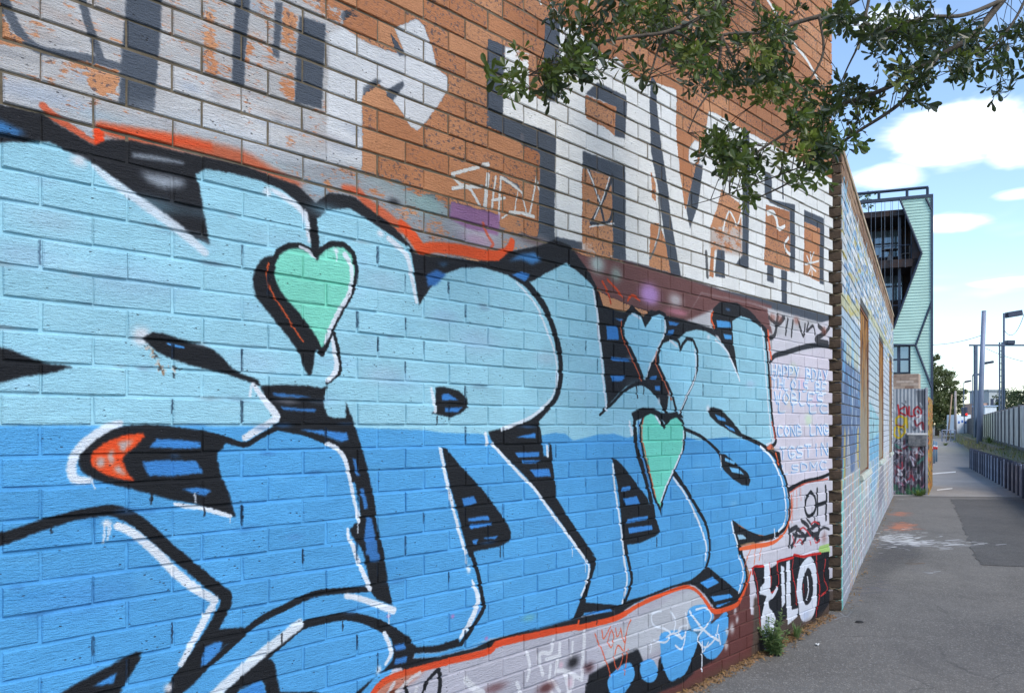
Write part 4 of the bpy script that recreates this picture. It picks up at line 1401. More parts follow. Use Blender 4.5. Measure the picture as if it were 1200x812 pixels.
def gspeck(x, y, rx, ry, n, col, a, ln=(2, 12)):
    for _ in range(n):
        q, w = rgd.gauss(0, .5), rgd.gauss(0, .5)
        xx, yy = x + q * rx, y + w * ry
        L = rgd.uniform(*ln)
        sl = rgd.uniform(-.25, .1)
        GPNT.stroke([(xx, yy), (xx + L, yy + L * sl * .4)], rgd.uniform(.8, 5), col, a, rgd.uniform(.4, 1.0), 1.2)


# white powder, orange spray, chalk scribble, dust along the wall foot
GPNT.fill('1040,601 1062,598 1076,602 1060,606 1044,606', (206, 128, 92), .45, .8, 8)
GPNT.fill('1042,614 1060,610 1080,615 1066,622 1046,622', (212, 130, 90), .52, .85, 8)
GPNT.fill('1016,632 1040,624 1066,626 1092,636 1060,642 1030,640', (196, 196, 196), .22, .7, 12)
gspeck(1050, 632, 45, 14, 320, (214, 214, 214), .95, (1, 8))
gspeck(1090, 638, 60, 6, 90, (206, 206, 208), .9, (4, 18))
gspeck(1040, 652, 30, 10, 60, (190, 190, 192), .8)
gspeck(1052, 602, 16, 3, 60, (196, 128, 100), .7)
gspeck(1052, 617, 18, 5, 120, (200, 130, 100), .75)
gspeck(1064, 658, 10, 3, 12, (200, 140, 80), .8)
gspeck(1020, 688, 30, 10, 70, (176, 172, 178), .7, (3, 14))
gspeck(1085, 668, 20, 6, 30, (180, 180, 182), .7)
gspeck(1060, 585, 30, 4, 40, (196, 194, 190), .7)
for q in ("985,718 992,722 998,716", "978,726 988,722 996,723"):
    GPNT.stroke(q, 3, (214, 214, 212), .95, .9, 1.2)
GPNT.stroke("1136,697 1143,696 1150,698", 1.5, (206, 206, 206), .9, .8)
for _ in range(90):
    x, y = rgd.uniform(880, 1200), rgd.uniform(600, 812)
    GPNT.stroke([(x, y), (x + rgd.uniform(1, 6), y + rgd.uniform(-1, 1))], rgd.uniform(.6, 1.6), (186, 182, 176), .8, rgd.uniform(.3, .8))
# darker stretches by the corner and along the wall foot
GPNT.fill("1010,694 1060,676 1085,690 1040,718 1010,724", (74, 74, 78), .5, .5, 12)
GPNT.fill("760,840 900,770 1000,735 1090,700 1110,712 1020,756 930,812 900,850", (92, 90, 88), .45, .7, 16)
GPNT.fill("1000,662 1030,632 1080,640 1096,652 1050,676 1004,700", (60, 60, 64), .62, .8, 14)
GPNT.fill("985,722 1010,700 1040,690 1030,712 1000,732 960,742", (70, 70, 72), .5, .7, 12)
for _ in range(60):
    x, y = rgd.uniform(1135, 1200), rgd.uniform(590, 662)
    GPNT.stroke([(x, y), (x + rgd.uniform(1, 5), y + .3)], rgd.uniform(.8, 2), (190, 188, 184), .9, .8)
gspeck(1048, 634, 38, 10, 120, (222, 222, 222), .97, (1, 6))
gspeck(1110, 637, 40, 2, 40, (206, 206, 206), .9, (3, 12))
ground_img = GPNT.image('ground_marks')

asphalt = bpy.data.materials.new('asphalt')
asphalt.use_nodes = True


def asphalt_nodes(mat, base, dark, img=None, speck=1.0, cracks=False):
    g = NG(mat.node_tree)
    co = g.n('ShaderNodeTexCoord').outputs['Object']
    s = g.sep(co)
    big = g.noise(co, 0.9, 6, .6)
    mid = g.noise(co, 7, 5, .65)
    grain = g.noise(co, 150, 4, .75)
    vor = g.n('ShaderNodeTexVoronoi')
    g.l(co, vor.inputs['Vector'])
    vor.inputs['Scale'].default_value = 115
    vc = g.sep(vor.outputs['Color'])
    c = g.mix(g.ss(g.m('ADD', g.m('MULTIPLY', big, .6), g.m('MULTIPLY', mid, .4)), .35, .65), dark, base)
    c = g.mix(g.m('MULTIPLY', g.ss(grain, .3, .7), .5 * speck), c, tuple(x * .45 for x in dark))
    c = g.mix(g.m('MULTIPLY', g.ss(vc[0], .78, .97), .38 * speck), c, tuple(min(1, x * 1.75) for x in base))
    ck = None
    if cracks:
        cn = g.n('ShaderNodeTexNoise')
        g.l(co, cn.inputs['Vector'])
        cn.inputs['Scale'].default_value = 2.2
        cn.inputs['Detail'].default_value = 5
        cv = g.n('ShaderNodeTexVoronoi', feature='DISTANCE_TO_EDGE')
        g.l(g.vadd(co, g.vmul(cn.outputs['Color'], (.5, .5, 0))), cv.inputs['Vector'])
        cv.inputs['Scale'].default_value = .55
        ck = g.m('MULTIPLY', g.m('SUBTRACT', 1.0, g.ss(cv.outputs['Distance'], .001, .006)), g.ss(big, .46, .6))
        c = g.mix(g.m('MULTIPLY', ck, .4), c, (.04, .04, .04))
        gv = g.n('ShaderNodeTexVoronoi')
        g.l(co, gv.inputs['Vector'])
        gv.inputs['Scale'].default_value = 2.4
        gc = g.sep(gv.outputs['Color'])
        gum_ = g.m('MULTIPLY', g.m('SUBTRACT', 1.0, g.ss(gv.outputs['Distance'], .03, .055)), g.ss(gc[1], .55, .6))
        c = g.mix(g.m('MULTIPLY', gum_, .5), c, g.mix(gc[0], (.05, .05, .05), (.3, .29, .28)))
        st_ = g.ss(g.noise(g.vmul(co, (1.0, .45, 1)), 1.3, 5, .7), .52, .72)
        c = g.mix(g.m('MULTIPLY', st_, .3), c, (.075, .072, .07))
    if img:
        im = g.n('ShaderNodeTexImage', extension='CLIP')
        im.image = img
        U = g.m('DIVIDE', g.m('SUBTRACT', s[0], GPNT.u0), GPNT.u1 - GPNT.u0)
        V = g.m('DIVIDE', g.m('SUBTRACT', s[1], GPNT.v0), GPNT.v1 - GPNT.v0)
        g.l(g.comb(U, V), im.inputs[0])
        cov = g.ss(g.m('ADD', im.outputs['Alpha'], g.m('MULTIPLY', g.m('SUBTRACT', grain, .5), .9)),   .25, .8)
        pc = g.mix(1.0, im.outputs['Color'], (.75, .75, .75), 'MULTIPLY')
        c = g.mix(cov, c, pc)
    p = g.n('ShaderNodeBsdfPrincipled')
    g.l(c, p.inputs['Base Color'])
    p.inputs['Roughness'].default_value = .88
    p.inputs['Specular IOR Level'].default_value = .3
    h = g.m('ADD', g.m('MULTIPLY', vor.outputs['Distance'], .8), grain)
    g.l(g.bump(h, .55 * speck, .006), p.inputs['Normal'])
    g.l(p.outputs[0], g.n('ShaderNodeOutputMaterial').inputs[0])


asphalt_nodes(asphalt, (.205, .194, .178), (.150, .142, .131), ground_img, 1.2, True)
ys = [-400, -40, -5, 0, 3, 4.2, 4.6, 5.0, 5.4, 5.8, 6.1, 6.4, 6.8, 7.2, 7.8, 8.5, 9.5, 10.5, 12, 14, 17, 22, 30, 60, 200, 2500]
xs = [-2500, -60, -8, 0, 4, 8, 16, 60, 2500]
gm = MB()
gm.add([(x, y, gz(y)) for y in ys for x in xs], [(j * len(xs) + i, j * len(xs) + i + 1, (j + 1) * len(xs) + i + 1, (j + 1) * len(xs) + i) for j in range(len(ys) - 1) for i in range(len(xs) - 1)])
tag(gm.build('ground', asphalt), kind='structure')

# alley axes
AD = Vector((math.sin(R(26.0)), math.cos(R(26.0)), 0))
AN = Vector((AD.y, -AD.x, 0))


def strip(name, mat, poly, z, thick=0.0):
    b = MB()
    if thick:
        n = len(poly)
        b.add([(x, y, z) for x, y in poly] + [(x, y, z - thick) for x, y in poly], [tuple(range(n))] + [(i, (i + 1) % n, (i + 1) % n + n, i + n) for i in range(n)])
    else:
        b.add([(x, y, z) for x, y in poly], [tuple(range(len(poly)))])
    return tag(b.build(name, mat), kind='structure')


path_mat = bpy.data.materials.new('pale_path')
path_mat.use_nodes = True
asphalt_nodes(path_mat, (.30, .288, .272), (.235, .225, .212), None, .5)
RD_ = Vector((math.sin(R(24.0)), math.cos(R(24.0)), 0))
RW0 = Vector((9.95, 16.7, 0))          # retaining wall line at the edge of the frame


def rw(t, side=0.0):
    p = RW0 + RD_ * t + AN * side
    return (p.x, p.y)


RWE = RW0 + RD_ * 12.9


def far_rw(t, side):
    p = RWE + AD * t + AN * side
    return (p.x, p.y)


pe = [at(1040, 583, 17.0), at(1205, 585, 16.4)]
strip('footpath', path_mat, [(7.2, 17.05), (10.15, 16.65), rw(0.6, .1), rw(12.9, .1), far_rw(0, .95), far_rw(70, .95), far_rw(70, -2.0), far_rw(10, -2.3), rw(10, -2.4), rw(1.6, -2.2)], 0.006)
patch_mat = bpy.data.materials.new('dark_patch')
patch_mat.use_nodes = True
asphalt_nodes(patch_mat, (.125, .12, .114), (.088, .085, .082), ground_img, 1.1)
pp = [ground_at(x, y) for x, y in ((1114, 585), (1122, 600), (1131, 622), (1142, 652), (1150, 662), (1220, 665), (1298, 668), (1202, 585.5))]
b = MB()
lx, ly = [q[0] for q in pp[:6]], [q[1] for q in pp[:6]]
yy_ = sorted(set([ly[0] - .01, pp[6][1] + .01] + [ly[5] + (ly[0] - ly[5]) * k_ / 40 for k_ in range(1, 40)] + [y for y in ys if pp[6][1] < y < ly[0]] + [ly[k_] for k_ in range(1, 6)]))
row_ = []
for y in yy_:
    xl = float(np.interp(y, ly[::-1], lx[::-1])) + rgd.uniform(-.03, .03)
    xr = RW0.x + (y - RW0.y) * math.tan(R(24.0)) - .03
    row_.append([(xl + (xr - xl) * k_ / 6, y, gz(y) + .004) for k_ in range(7)])
b.add([v for r_ in row_ for v in r_], [(j * 7 + i, j * 7 + i + 1, (j + 1) * 7 + i + 1, (j + 1) * 7 + i) for j in range(len(row_) - 1) for i in range(6)])
tag(b.build('asphalt_patch', patch_mat), kind='structure')
line_mat = simple_mat('worn_white_line', (.62, .62, .6), .8, .2, 3)
for (x0, y0), (x1, y1) in (((1090, 555), (1120, 552.5)), ((1098, 574), (1116, 572))):
    a0, b0 = ground_at(x0, y0), ground_at(x1, y1)
    a1, b1 = ground_at(x0, y0 + 1.3), ground_at(x1, y1 + 1.3)
    strip('path_marking', line_mat, [a1, b1, b0, a0], 0.011)

# raised railway bed behind the retaining wall
bed_mat = simple_mat('bed_soil', (.17, .15, .10), .95, .35, 3, .6, 30, col2=(.12, .14, .05))
strip('garden_bed', bed_mat, [rw(-26, .22), rw(12.85, .22), far_rw(.1, 1.0), far_rw(110, 1.0), far_rw(110, 400), rw(-26, 400)], .60, .62)

# retaining wall of upright sleepers between dark steel posts
sl_mat = simple_mat('blue_grey_sleeper', srgb((136, 146, 168)), .8, .2, 8, .5, 50, col2=srgb((108, 114, 132)))
sp_mat = simple_mat('steel_post', srgb((66, 72, 88)), .7, .2, 8)
ret = empty('retaining_wall', (RW0.x, RW0.y, 0), math.atan2(RD_.y, RD_.x))
tag(ret, 'low blue-grey sleeper retaining wall along the right edge of the path', 'retaining wall')
smesh = []
for q in range(4):
    b = MB()
    b.box(0, .20, -.08, .02 - .006 * q, -.25, .62 - .012 * q, bev=.012)
    me = b.mesh('sleeper')
    me.materials.append(sl_mat)
    smesh.append(me)
pb_ = MB().box(-.03, .03, -.02, .05, -.25, .66, bev=.008).mesh('post')
pb_.materials.append(sp_mat)
n = 0
x = -24.0
rs = random.Random(4)
while x < 12.7:
    o = link('sleeper', smesh[rs.randrange(4)], None, ret)
    o.location = (x, 0, rs.uniform(-.01, .01) + (gz(RW0.y + AD.y * x)))
    n += 1
    x += .212
    if n % 3 == 0:
        o = link('post', pb_, None, ret)
        o.location = (x + .03, 0, gz(RW0.y + AD.y * x))
        x += .065
MB().box(12.75, 12.9, -.9, .02, -.2, .6, bev=.01).build('end_sleeper', sl_mat, ret)
# older concrete retaining wall further on
oc = empty('concrete_retaining_wall', (RWE.x, RWE.y, 0), math.atan2(AD.y, AD.x))
tag(oc, 'weathered brown concrete retaining wall further along the path', 'retaining wall')
oc_mat = simple_mat('stained_concrete', srgb((122, 112, 98)), .9, .25, 2, .4, 30, col2=srgb((92, 84, 74)))
for i in range(14):
    MB().box(.15 + i * 2.4, .15 + i * 2.4 + 2.38, -1.02, -.85, -.2, .66, bev=.015).build('panel', oc_mat, oc)

# concrete panel fence along the railway
CF0 = Vector((15.3, 25.6, .6))
fence = empty('concrete_fence', CF0, math.atan2(AD.y, AD.x) - R(.7))
tag(fence, 'long grey concrete panel fence on the railway side above the retaining wall', 'fence')
cf_mat = simple_mat('fence_concrete', srgb((192, 190, 186)), .88, .15, 1.6, .4, 40, col2=srgb((146, 142, 136)), lo=.5, hi=.75)
cp_mat = simple_mat('fence_post', srgb((92, 92, 96)), .8, .2, 6)
pm = MB().box(.04, 2.36, -.10, -.03, -.3, 1.42, bev=.01).mesh('panel')
pm.materials.append(cf_mat)
qm = MB().box(-.045, .045, -.14, .02, -.3, 1.47, bev=.01).mesh('post')
qm.materials.append(cp_mat)
rm = MB().box(.046, 2.354, -.028, .01, .02, .12, bev=.006).mesh('rail')
rm.materials.append(cp_mat)
for i in range(-4, 46):
    o = link('panel', pm, None, fence)
    o.location = (i * 2.4, 0, 0)
    o = link('post', qm, None, fence)
    o.location = (i * 2.4, 0, 0)
    if i < 16:
        o = link('rail', rm, None, fence)
        o.location = (i * 2.4, 0, 0)
# dry grass and weeds on the bed
gr = MB()
for _ in range(2600):
    t = rs.uniform(-4, 30) if rs.random() < .7 else rs.uniform(-20, 60)
    sd = rs.uniform(.28, 3.6)
    p = RW0 + RD_ * t + AN * sd
    h = rs.uniform(.04, .2)
    an = rs.uniform(0, 6.28)
    w = rs.uniform(.006, .014)
    dx, dy = math.cos(an), math.sin(an)
    le = rs.uniform(-.08, .08)
    gr.add([(p.x - dx * w, p.y - dy * w, .6), (p.x + dx * w, p.y + dy * w, .6), (p.x + le, p.y + le * .5, .6 + h)], [(0, 1, 2)])
tag(gr.build('bed_grass', simple_mat('dry_grass', (.22, .20, .08), .9, .5, 2, col2=(.10, .16, .04))), 'short dry grass and weeds growing on the raised bed behind the retaining wall', 'grass', kind='stuff')

# ------------------------------------------------------------------ corrugated iron fence at the end of the mural wall
AROT = math.atan2(AN.y, AN.x)       # local X across the alley, local Y away along it
cor = empty('corrugated_fence', (7.70, 17.42, 0), R(-14))
tag(cor, 'tall corrugated iron fence end with red and yellow graffiti past the mural wall', 'fence')
CP = Paint(-.02, .66, -.05, 2.2, .004, lambda x, y: ((x - 1047) * .01745, (578 - y) * .01745), lambda x: .01745, (150, 156, 166), 1.0)
cf = CP
cf.fill("1040,455 1090,455 1090,482 1040,482", (172, 178, 186), 1, .8, 6)
cf.fill("1073,457 1090,457 1090,482 1076,478", (92, 98, 110), 1, .9, 2)
rc = random.Random(3)
for _ in range(420):
    x, y = rc.uniform(1046, 1086), rc.uniform(512, 580)
    cf.stroke([(x, y), (x + rc.uniform(-2, 2), y + rc.uniform(2, 12))], rc.uniform(.8, 3), rc.choice([(48, 40, 56), (84, 76, 92), (30, 30, 36), (120, 116, 128), (150, 150, 160), (110, 60, 72)]), 1, .75, 2)
for _ in range(40):
    x, y = rc.uniform(1048, 1084), rc.uniform(566, 580)
    cf.stroke([(x, y), (x + 1, y + 5)], 2.4, (54, 106, 78), 1, .8, 2)
cf.stroke("1047,560 1047,580", 4, (170, 50, 110), 1, .9)
for _ in range(70):
    x, y = rc.uniform(1048, 1085), rc.uniform(470, 520)
    cf.stroke([(x, y), (x + rc.uniform(-5, 5), y + rc.uniform(-3, 6))], rc.uniform(.8, 2.2), rc.choice([(120, 126, 138), (206, 210, 216), (74, 78, 90), (150, 120, 140), (190, 196, 204)]), 1, .7, 2)
for _ in range(26):
    x, y = rc.uniform(1048, 1085), rc.uniform(518, 566)
    cf.stroke([(x, y), (x + rc.uniform(-6, 6), y + rc.uniform(-6, 6)), (x + rc.uniform(-6, 6), y + rc.uniform(-6, 8))], rc.uniform(1, 2.4), rc.choice([(196, 190, 206), (150, 40, 60), (70, 130, 120), (176, 120, 150), (36, 34, 44), (214, 214, 220)]), 1, .85, 2)
RD = (170, 24, 38)
for q in ("1054,474 1055,482 1055,488", "1061,476 1055,481 1062,486", "1063,477 1064,485", "1066,476 1066,486 1070,487", "1075,476 1071,480 1072,486 1077,487 1079,481 1075,476", "1075,481 1076,483"):
    cf.stroke(q, 2.0, RD, 1, .95, 1.5)
YL = (206, 176, 30)
for q in ("1052,490 1053,498 1060,498 1061,490 1056,487 1052,490", "1051,500 1050,508 1055,512 1061,506 1060,500 1055,500", "1055,503 1056,508", "1063,489 1064,500"):
    cf.stroke(q, 2.4, YL, 1, .95, 1.5)
for q in ("1074,487 1079,486 1075,492 1077,498 1079,503", ):
    cf.stroke(q, 2, (222, 222, 226), 1, .95)
cf.stroke("1072,492 1074,498 1080,494 1081,502", 2, (140, 34, 48), 1, .9)
cf.stroke("1052,497 1060,499", 1.4, (130, 30, 30), 1, .8)
cor_img = CP.image('corrugated_paint')
cmat = bpy.data.materials.new('painted_corrugated')
cmat.use_nodes = True
g = NG(cmat.node_tree)
t = g.n('ShaderNodeTexCoord')
t.object = cor
s = g.sep(t.outputs['Object'])
im = g.n('ShaderNodeTexImage', extension='EXTEND')
im.image = cor_img
g.l(g.comb(g.m('DIVIDE', g.m('SUBTRACT', s[0], CP.u0), CP.u1 - CP.u0), g.m('DIVIDE', g.m('SUBTRACT', s[2], CP.v0), CP.v1 - CP.v0)), im.inputs[0])
pb = g.n('ShaderNodeBsdfPrincipled')
dirt = g.noise(t.outputs['Object'], 7, 5, .6)
g.l(g.mix(1.0, im.outputs['Color'], g.mix(dirt, (.6, .6, .6), (.95, .95, .95)), 'MULTIPLY'), pb.inputs['Base Color'])
pb.inputs['Roughness'].default_value = .5
pb.inputs['Metallic'].default_value = .15
g.l(pb.outputs[0], g.n('ShaderNodeOutputMaterial').inputs[0])


def corrugated(L, z0, z1, pitch=.068, amp=.011):
    b = MB()
    n = int(L / pitch) * 6
    vs = []
    for i in range(n + 1):
        x = L * i / n
        y = amp * math.sin(2 * math.pi * x / pitch)
        vs += [(x, y, z0), (x, y, z1)]
    b.add(vs, [(2 * i, 2 * i + 2, 2 * i + 3, 2 * i + 1) for i in range(n)])
    return b


corrugated(.64, -.05, 2.14).build('sheet', cmat, cor, True)
MB().box(.10 + .2, .64, -.07, -.02, .98, 1.21, bev=.006).build('meter_board', simple_mat('meter_board', srgb((72, 74, 80)), .6, .25, 14, col2=srgb((110, 110, 112))), cor)
MB().box(.28, .66, -.075, -.015, 1.2115, 1.25).build('board_trim', simple_mat('board_trim', srgb((190, 190, 192)), .7), cor)
MB().box(.625, .675, -.03, .03, -.1, 2.16, bev=.008).build('corner_post', simple_mat('grey_post', srgb((132, 132, 140)), .7, .2, 8), cor)
side_mat = bpy.data.materials.new('orange_sheet')
side_mat.use_nodes = True
g = NG(side_mat.node_tree)
co = g.n('ShaderNodeTexCoord').outputs['Object']
nz = g.noise(g.vmul(co, (4, 4, 7)), 1, 4, .6, .5)
c = g.mix(g.ss(nz, .42, .5), srgb((196, 100, 40)), srgb((164, 136, 56)))
c = g.mix(g.ss(g.noise(g.vmul(co, (7, 7, 9)), 1, 4, .6), .5, .55), c, srgb((70, 64, 60)))
pb = g.n('ShaderNodeBsdfPrincipled')
g.l(c, pb.inputs['Base Color'])
pb.inputs['Roughness'].default_value = .6
g.l(pb.outputs[0], g.n('ShaderNodeOutputMaterial').inputs[0])
side = corrugated(3.0, -.05, 1.98).build('side_sheet', side_mat, cor, True)
side.location = (.69, .02, 0)
side.rotation_euler = (0, 0, R(62.6 + 14))
side['label'] = 'orange and yellow sprayed side sheets of the corrugated fence'

# ------------------------------------------------------------------ brick outbuilding behind it
ob = empty('brick_outbuilding', (0, 0, 0))
tag(ob, 'low tan brick outbuilding behind the corrugated fence', 'building')
tan_mat = simple_mat('tan_brick', srgb((168, 146, 130)), .9, .12, 3, .4, 40)
tan2 = [simple_mat('tan_brick_face', srgb(c), .9, .12, 9) for c in ((176, 152, 134), (158, 134, 118), (186, 164, 148), (146, 118, 102))]
oL, oR = at(1025, 498, 26.0), at(1076.5, 498, 25.4)
oc2 = (oR - oL)
oc2.z = 0
obw = oc2.length
OM = Matrix.Translation((oL.x, oL.y, 0)) @ Matrix.Rotation(math.atan2(oc2.y, oc2.x), 4, 'Z')
otop = CAMZ + (HY - 437) / F * 25.4
b = MB().box(0, obw, .01, .7, -.1, otop - .02, OM)
b.build('wall', tan_mat, ob)
for mi in range(4):
    b = MB()
    r3 = random.Random(60)
    for k in range(int(otop / .086)):
        for c in range(-1, int(obw / .24) + 1):
            x0 = c * .24 + (.12 if k % 2 else 0)
            a, e = max(x0, 0), min(x0 + .23, obw)
            if r3.randrange(4) != mi or e - a < .02 or k * .086 < 1.6:
                continue
            b.box(a, e, 0, .02, k * .086, k * .086 + .076, OM)
    o = b.build('brickwork', tan2[mi], ob)
    o['kind'] = 'stuff'

# ------------------------------------------------------------------ green clad building
gb = empty('green_building', (0, 0, 0))
tag(gb, 'three-storey building with pale green boards and dark angular recessed balcony', 'building')
GROT = R(-22)
GX = Vector((math.cos(GROT), math.sin(GROT), 0))      # along the facade, to the right
GY_ = Vector((-GX.y, GX.x, 0))                          # into the building
GO = at(1092, HY, 44.0)
GO.z = CAMZ


def fac(px, py, dep=0.0):
    """facade coordinates (metres along, metres above eye height) of a pixel, for a plane dep metres behind the face"""
    o = GO + GY_ * dep
    rx = (px - CX) / F
    # point = o + GX*s ; x/y = rx
    s_ = (rx * o.y - o.x) / (GX.x - rx * GX.y)
    y = o.y + GX.y * s_
    return s_, (HY - py) / F * y


def fp(s_, z, dep=0.0):
    p = GO + GX * s_ + GY_ * dep
    return (p.x, p.y, CAMZ + z)


GM = Matrix(((GX.x, GY_.x, 0, GO.x), (GX.y, GY_.y, 0, GO.y), (0, 0, 1, CAMZ), (0, 0, 0, 1)))
green = simple_mat('green_board', srgb((176, 208, 196)), .55, .06, 1.2)
dark_trim = simple_mat('dark_trim', srgb((54, 64, 82)), .5, .15, 3)
dark_in = simple_mat('dark_lining', srgb((40, 40, 46)), .8, .25, 3, col2=srgb((62, 46, 42)))
glassm = bpy.data.materials.new('window_glass')
glassm.use_nodes = True
g = NG(glassm.node_tree)
pb = g.n('ShaderNodeBsdfPrincipled')
pb.inputs['Base Color'].default_value = (.16, .24, .32, 1)
pb.inputs['Roughness'].default_value = .06
pb.inputs['Specular IOR Level'].default_value = 1.0
pb.inputs['Metallic'].default_value = .35
g.l(pb.outputs[0], g.n('ShaderNodeOutputMaterial').inputs[0])
poly_px = [(1054, 233), (1092, 231), (1092, 474), (1086, 466), (1070, 466), (1067, 437), (1067, 405), (1036, 405), (1036, 392), (1047, 385), (1053, 370), (1080, 296), (1066, 264)]
poly = [fac(x, y) for x, y in poly_px]


def spans(z):
    xs_ = []
    for (a, za), (c, zc) in zip(poly, poly[1:] + poly[:1]):
        if (za <= z) != (zc <= z):
            xs_.append(a + (z - za) * (c - a) / (zc - za))
    xs_.sort()
    return list(zip(xs_[::2], xs_[1::2]))


zlo, zhi = min(p[1] for p in poly), max(p[1] for p in poly)
BP = .152
k = 0
board_n = 0
z = zlo
boards = MB()
while z < zhi:
    for a, e in spans(z + BP / 2):
        if e - a > .03:
            # lapped board: bottom edge proud of the top edge
            a0, e0 = a, e
            vs = [(a0, -.034, z), (e0, -.034, z), (e0, -.010, z + BP - .010), (a0, -.010, z + BP - .010), (a0, .03, z), (e0, .03, z), (e0, .03, z + BP - .010), (a0, .03, z + BP - .010)]
            me = MB()
            me.add([GM @ Vector(v) for v in vs], [(0, 1, 2, 3), (0, 4, 5, 1), (3, 2, 6, 7), (0, 3, 7, 4), (1, 5, 6, 2)])
            me.build('board', green, gb)
    z += BP
gap_mat = simple_mat('board_gap', srgb((124, 146, 140)), .8)
b = MB()
b.add([GM @ Vector((s_, .032, z_)) for s_, z_ in poly], [tuple(range(len(poly)))])
b.build('board_backing', gap_mat, gb)
sR = 0.0
zT = fac(1092, 231)[1]
zB = -1.42
# building body behind
sL = -14.0
bodym = simple_mat('grey_body', srgb((150, 160, 160)), .8, .1, 2)
z_roof = fac(1050, 251, 3)[1]
MB().box(sL, -.02, 3.2, 14, zB, z_roof, GM).build('body', bodym, gb)
# side wall along the alley under the boards on the right and the lower storey behind boards
MB().box(-.1, 0.0, .05, 14, fac(1092, 474)[1], zT, GM).build('side_wall', green, gb)
MB().box(sL, -.12, .9, 3.19, zB, fac(1067, 437, .9)[1] - .05, GM).build('lower_storey', bodym, gb)
# corner, top and diagonal trims
tr = MB()
tr.box(-.05, .06, -.08, .04, fac(1092, 474)[1], zT + .05, GM)
tr.build('corner_trim', dark_trim, gb)
MB().box(sL, .06, -.08, .12, zT - .02, zT + .14, GM).build('roof_beam', dark_trim, gb)


def bar(p, q, w, name, dep=-.06):
    a, c = Vector((p[0], dep, p[1])), Vector((q[0], dep, q[1]))
    m = MB()
    m.tube([GM @ a, GM @ c], w / 2, 4)
    m.build(name, dark_trim, gb)


for (x0, y0), (x1, y1) in (((1085, 233), (1092, 247)), ((1092, 353), (1073, 405)), ((1073, 405), (1092, 455)), ((1054, 233), (1080, 297)), ((1080, 297), (1047, 385)), ((1047, 404.5), (1073, 404.5))):
    bar(fac(x0, y0), fac(x1, y1), .10, 'facade_trim')
# roof railing
zr = fac(1087, 219.5)[1]
bar((sL, zr), (fac(1088, 220)[0], zr), .16, 'handrail', .05)
for x in (1063, 1087, 1030):
    s_ = fac(x, 225)[0]
    bar((s_, zT), (s_, zr), .16, 'rail_post', .05)
# recessed balcony: slabs, lining, posts, windows, hanging rods
zs_ = [fac(1050, y, .6)[1] for y in (254, 305, 378, 440)]
MB().box(sL, fac(1072, 262, .6)[0], .12, 3.2, zs_[0] - .05, zs_[0] + .25, GM).build('roof_slab', dark_in, gb)
MB().box(sL, fac(1076, 302, .3)[0], .15, 3.19, zs_[1] - .45, zs_[1] - .05, GM).build('floor_slab', dark_in, gb)
MB().box(sL, fac(1053, 372, .2)[0], .15, 3.19, zs_[2] - .75, zs_[2] + .02, GM).build('floor_slab', dark_in, gb)
lin = MB()
lin.box(sL, -.13, 3.0, 3.19, zs_[2] - .5, zs_[0] - .06, GM)
lin.build('recess_lining', dark_in, gb)
MB().box(-.9, -.13, .15, 3.0, zs_[2] + .03, zs_[0] - .06, GM).build('recess_side', dark_in, gb)
for px_ in (1069, 1054):
    s_ = fac(px_, 300, .5)[0]
    MB().box(s_ - .07, s_ + .07, .45, .6, zs_[2] + .03, zs_[0] - .06, GM).build('steel_column', dark_trim, gb)
for (x0, x1, y0, y1, nx, nz_) in ((1013, 1057, 272, 301, 4, 2), (1013, 1058, 321, 352, 4, 2)):
    a, za = fac(x0, y0, 2.9)
    e, ze = fac(x1, y1, 2.9)
    fr_ = MB()
    fr_.box(a, e, 2.92, 2.99, ze, za, GM)
    wo = fr_.build('window', dark_trim, gb)
    for i in range(nx):
        for j in range(nz_):
            u0, u1 = a + (e - a) * i / nx + .06, a + (e - a) * (i + 1) / nx - .06
            v0, v1 = ze + (za - ze) * j / nz_ + .05, ze + (za - ze) * (j + 1) / nz_ - .05
            MB().box(u0, u1, 2.89, 2.93, v0, v1, GM).build('pane', glassm, wo)
rod_mat = simple_mat('steel_rod', srgb((120, 126, 138)), .4, .1, 3, metal=.6)
for i, x in enumerate((1021, 1026, 1033, 1037, 1044, 1046, 1053, 1061)):
    s_ = fac(x, 300)[0]
    ztop = zT
    # rods end where the boards or the lower slab begin
    zend = zs_[2] - .3 if x < 1050 else zs_[1] - .5
    m = MB()
    m.tube([GM @ Vector((s_, .08, zend)), GM @ Vector((s_, .08, ztop))], .011, 4)
    m.build('hanging_rod', rod_mat, gb)
for yy, x1 in ((300, 1078), (370, 1053)):
    zz_ = fac(1050, yy - 12, .2)[1]
    bar((sL, zz_), (fac(x1, yy - 10, .2)[0], zz_), .05, 'balcony_rail', .2)
# lower window with a lamp inside
a, za = fac(1040, 406, .1)
e, ze = fac(1066.5, 437, .1)
lw = MB().box(a, e, .10, .2, ze, za, GM).build('window', dark_trim, gb)
for i in range(2):
    for j in range(2):
        u0, u1 = a + (e - a) * (i) / 2 + .08, a + (e - a) * (i + 1) / 2 - .08
        v0, v1 = ze + (za - ze) * j / 2 + .05, ze + (za - ze) * (j + 1) / 2 - .05
        MB().box(u0, u1, .07, .12, v0, v1, GM).build('pane', glassm, lw)
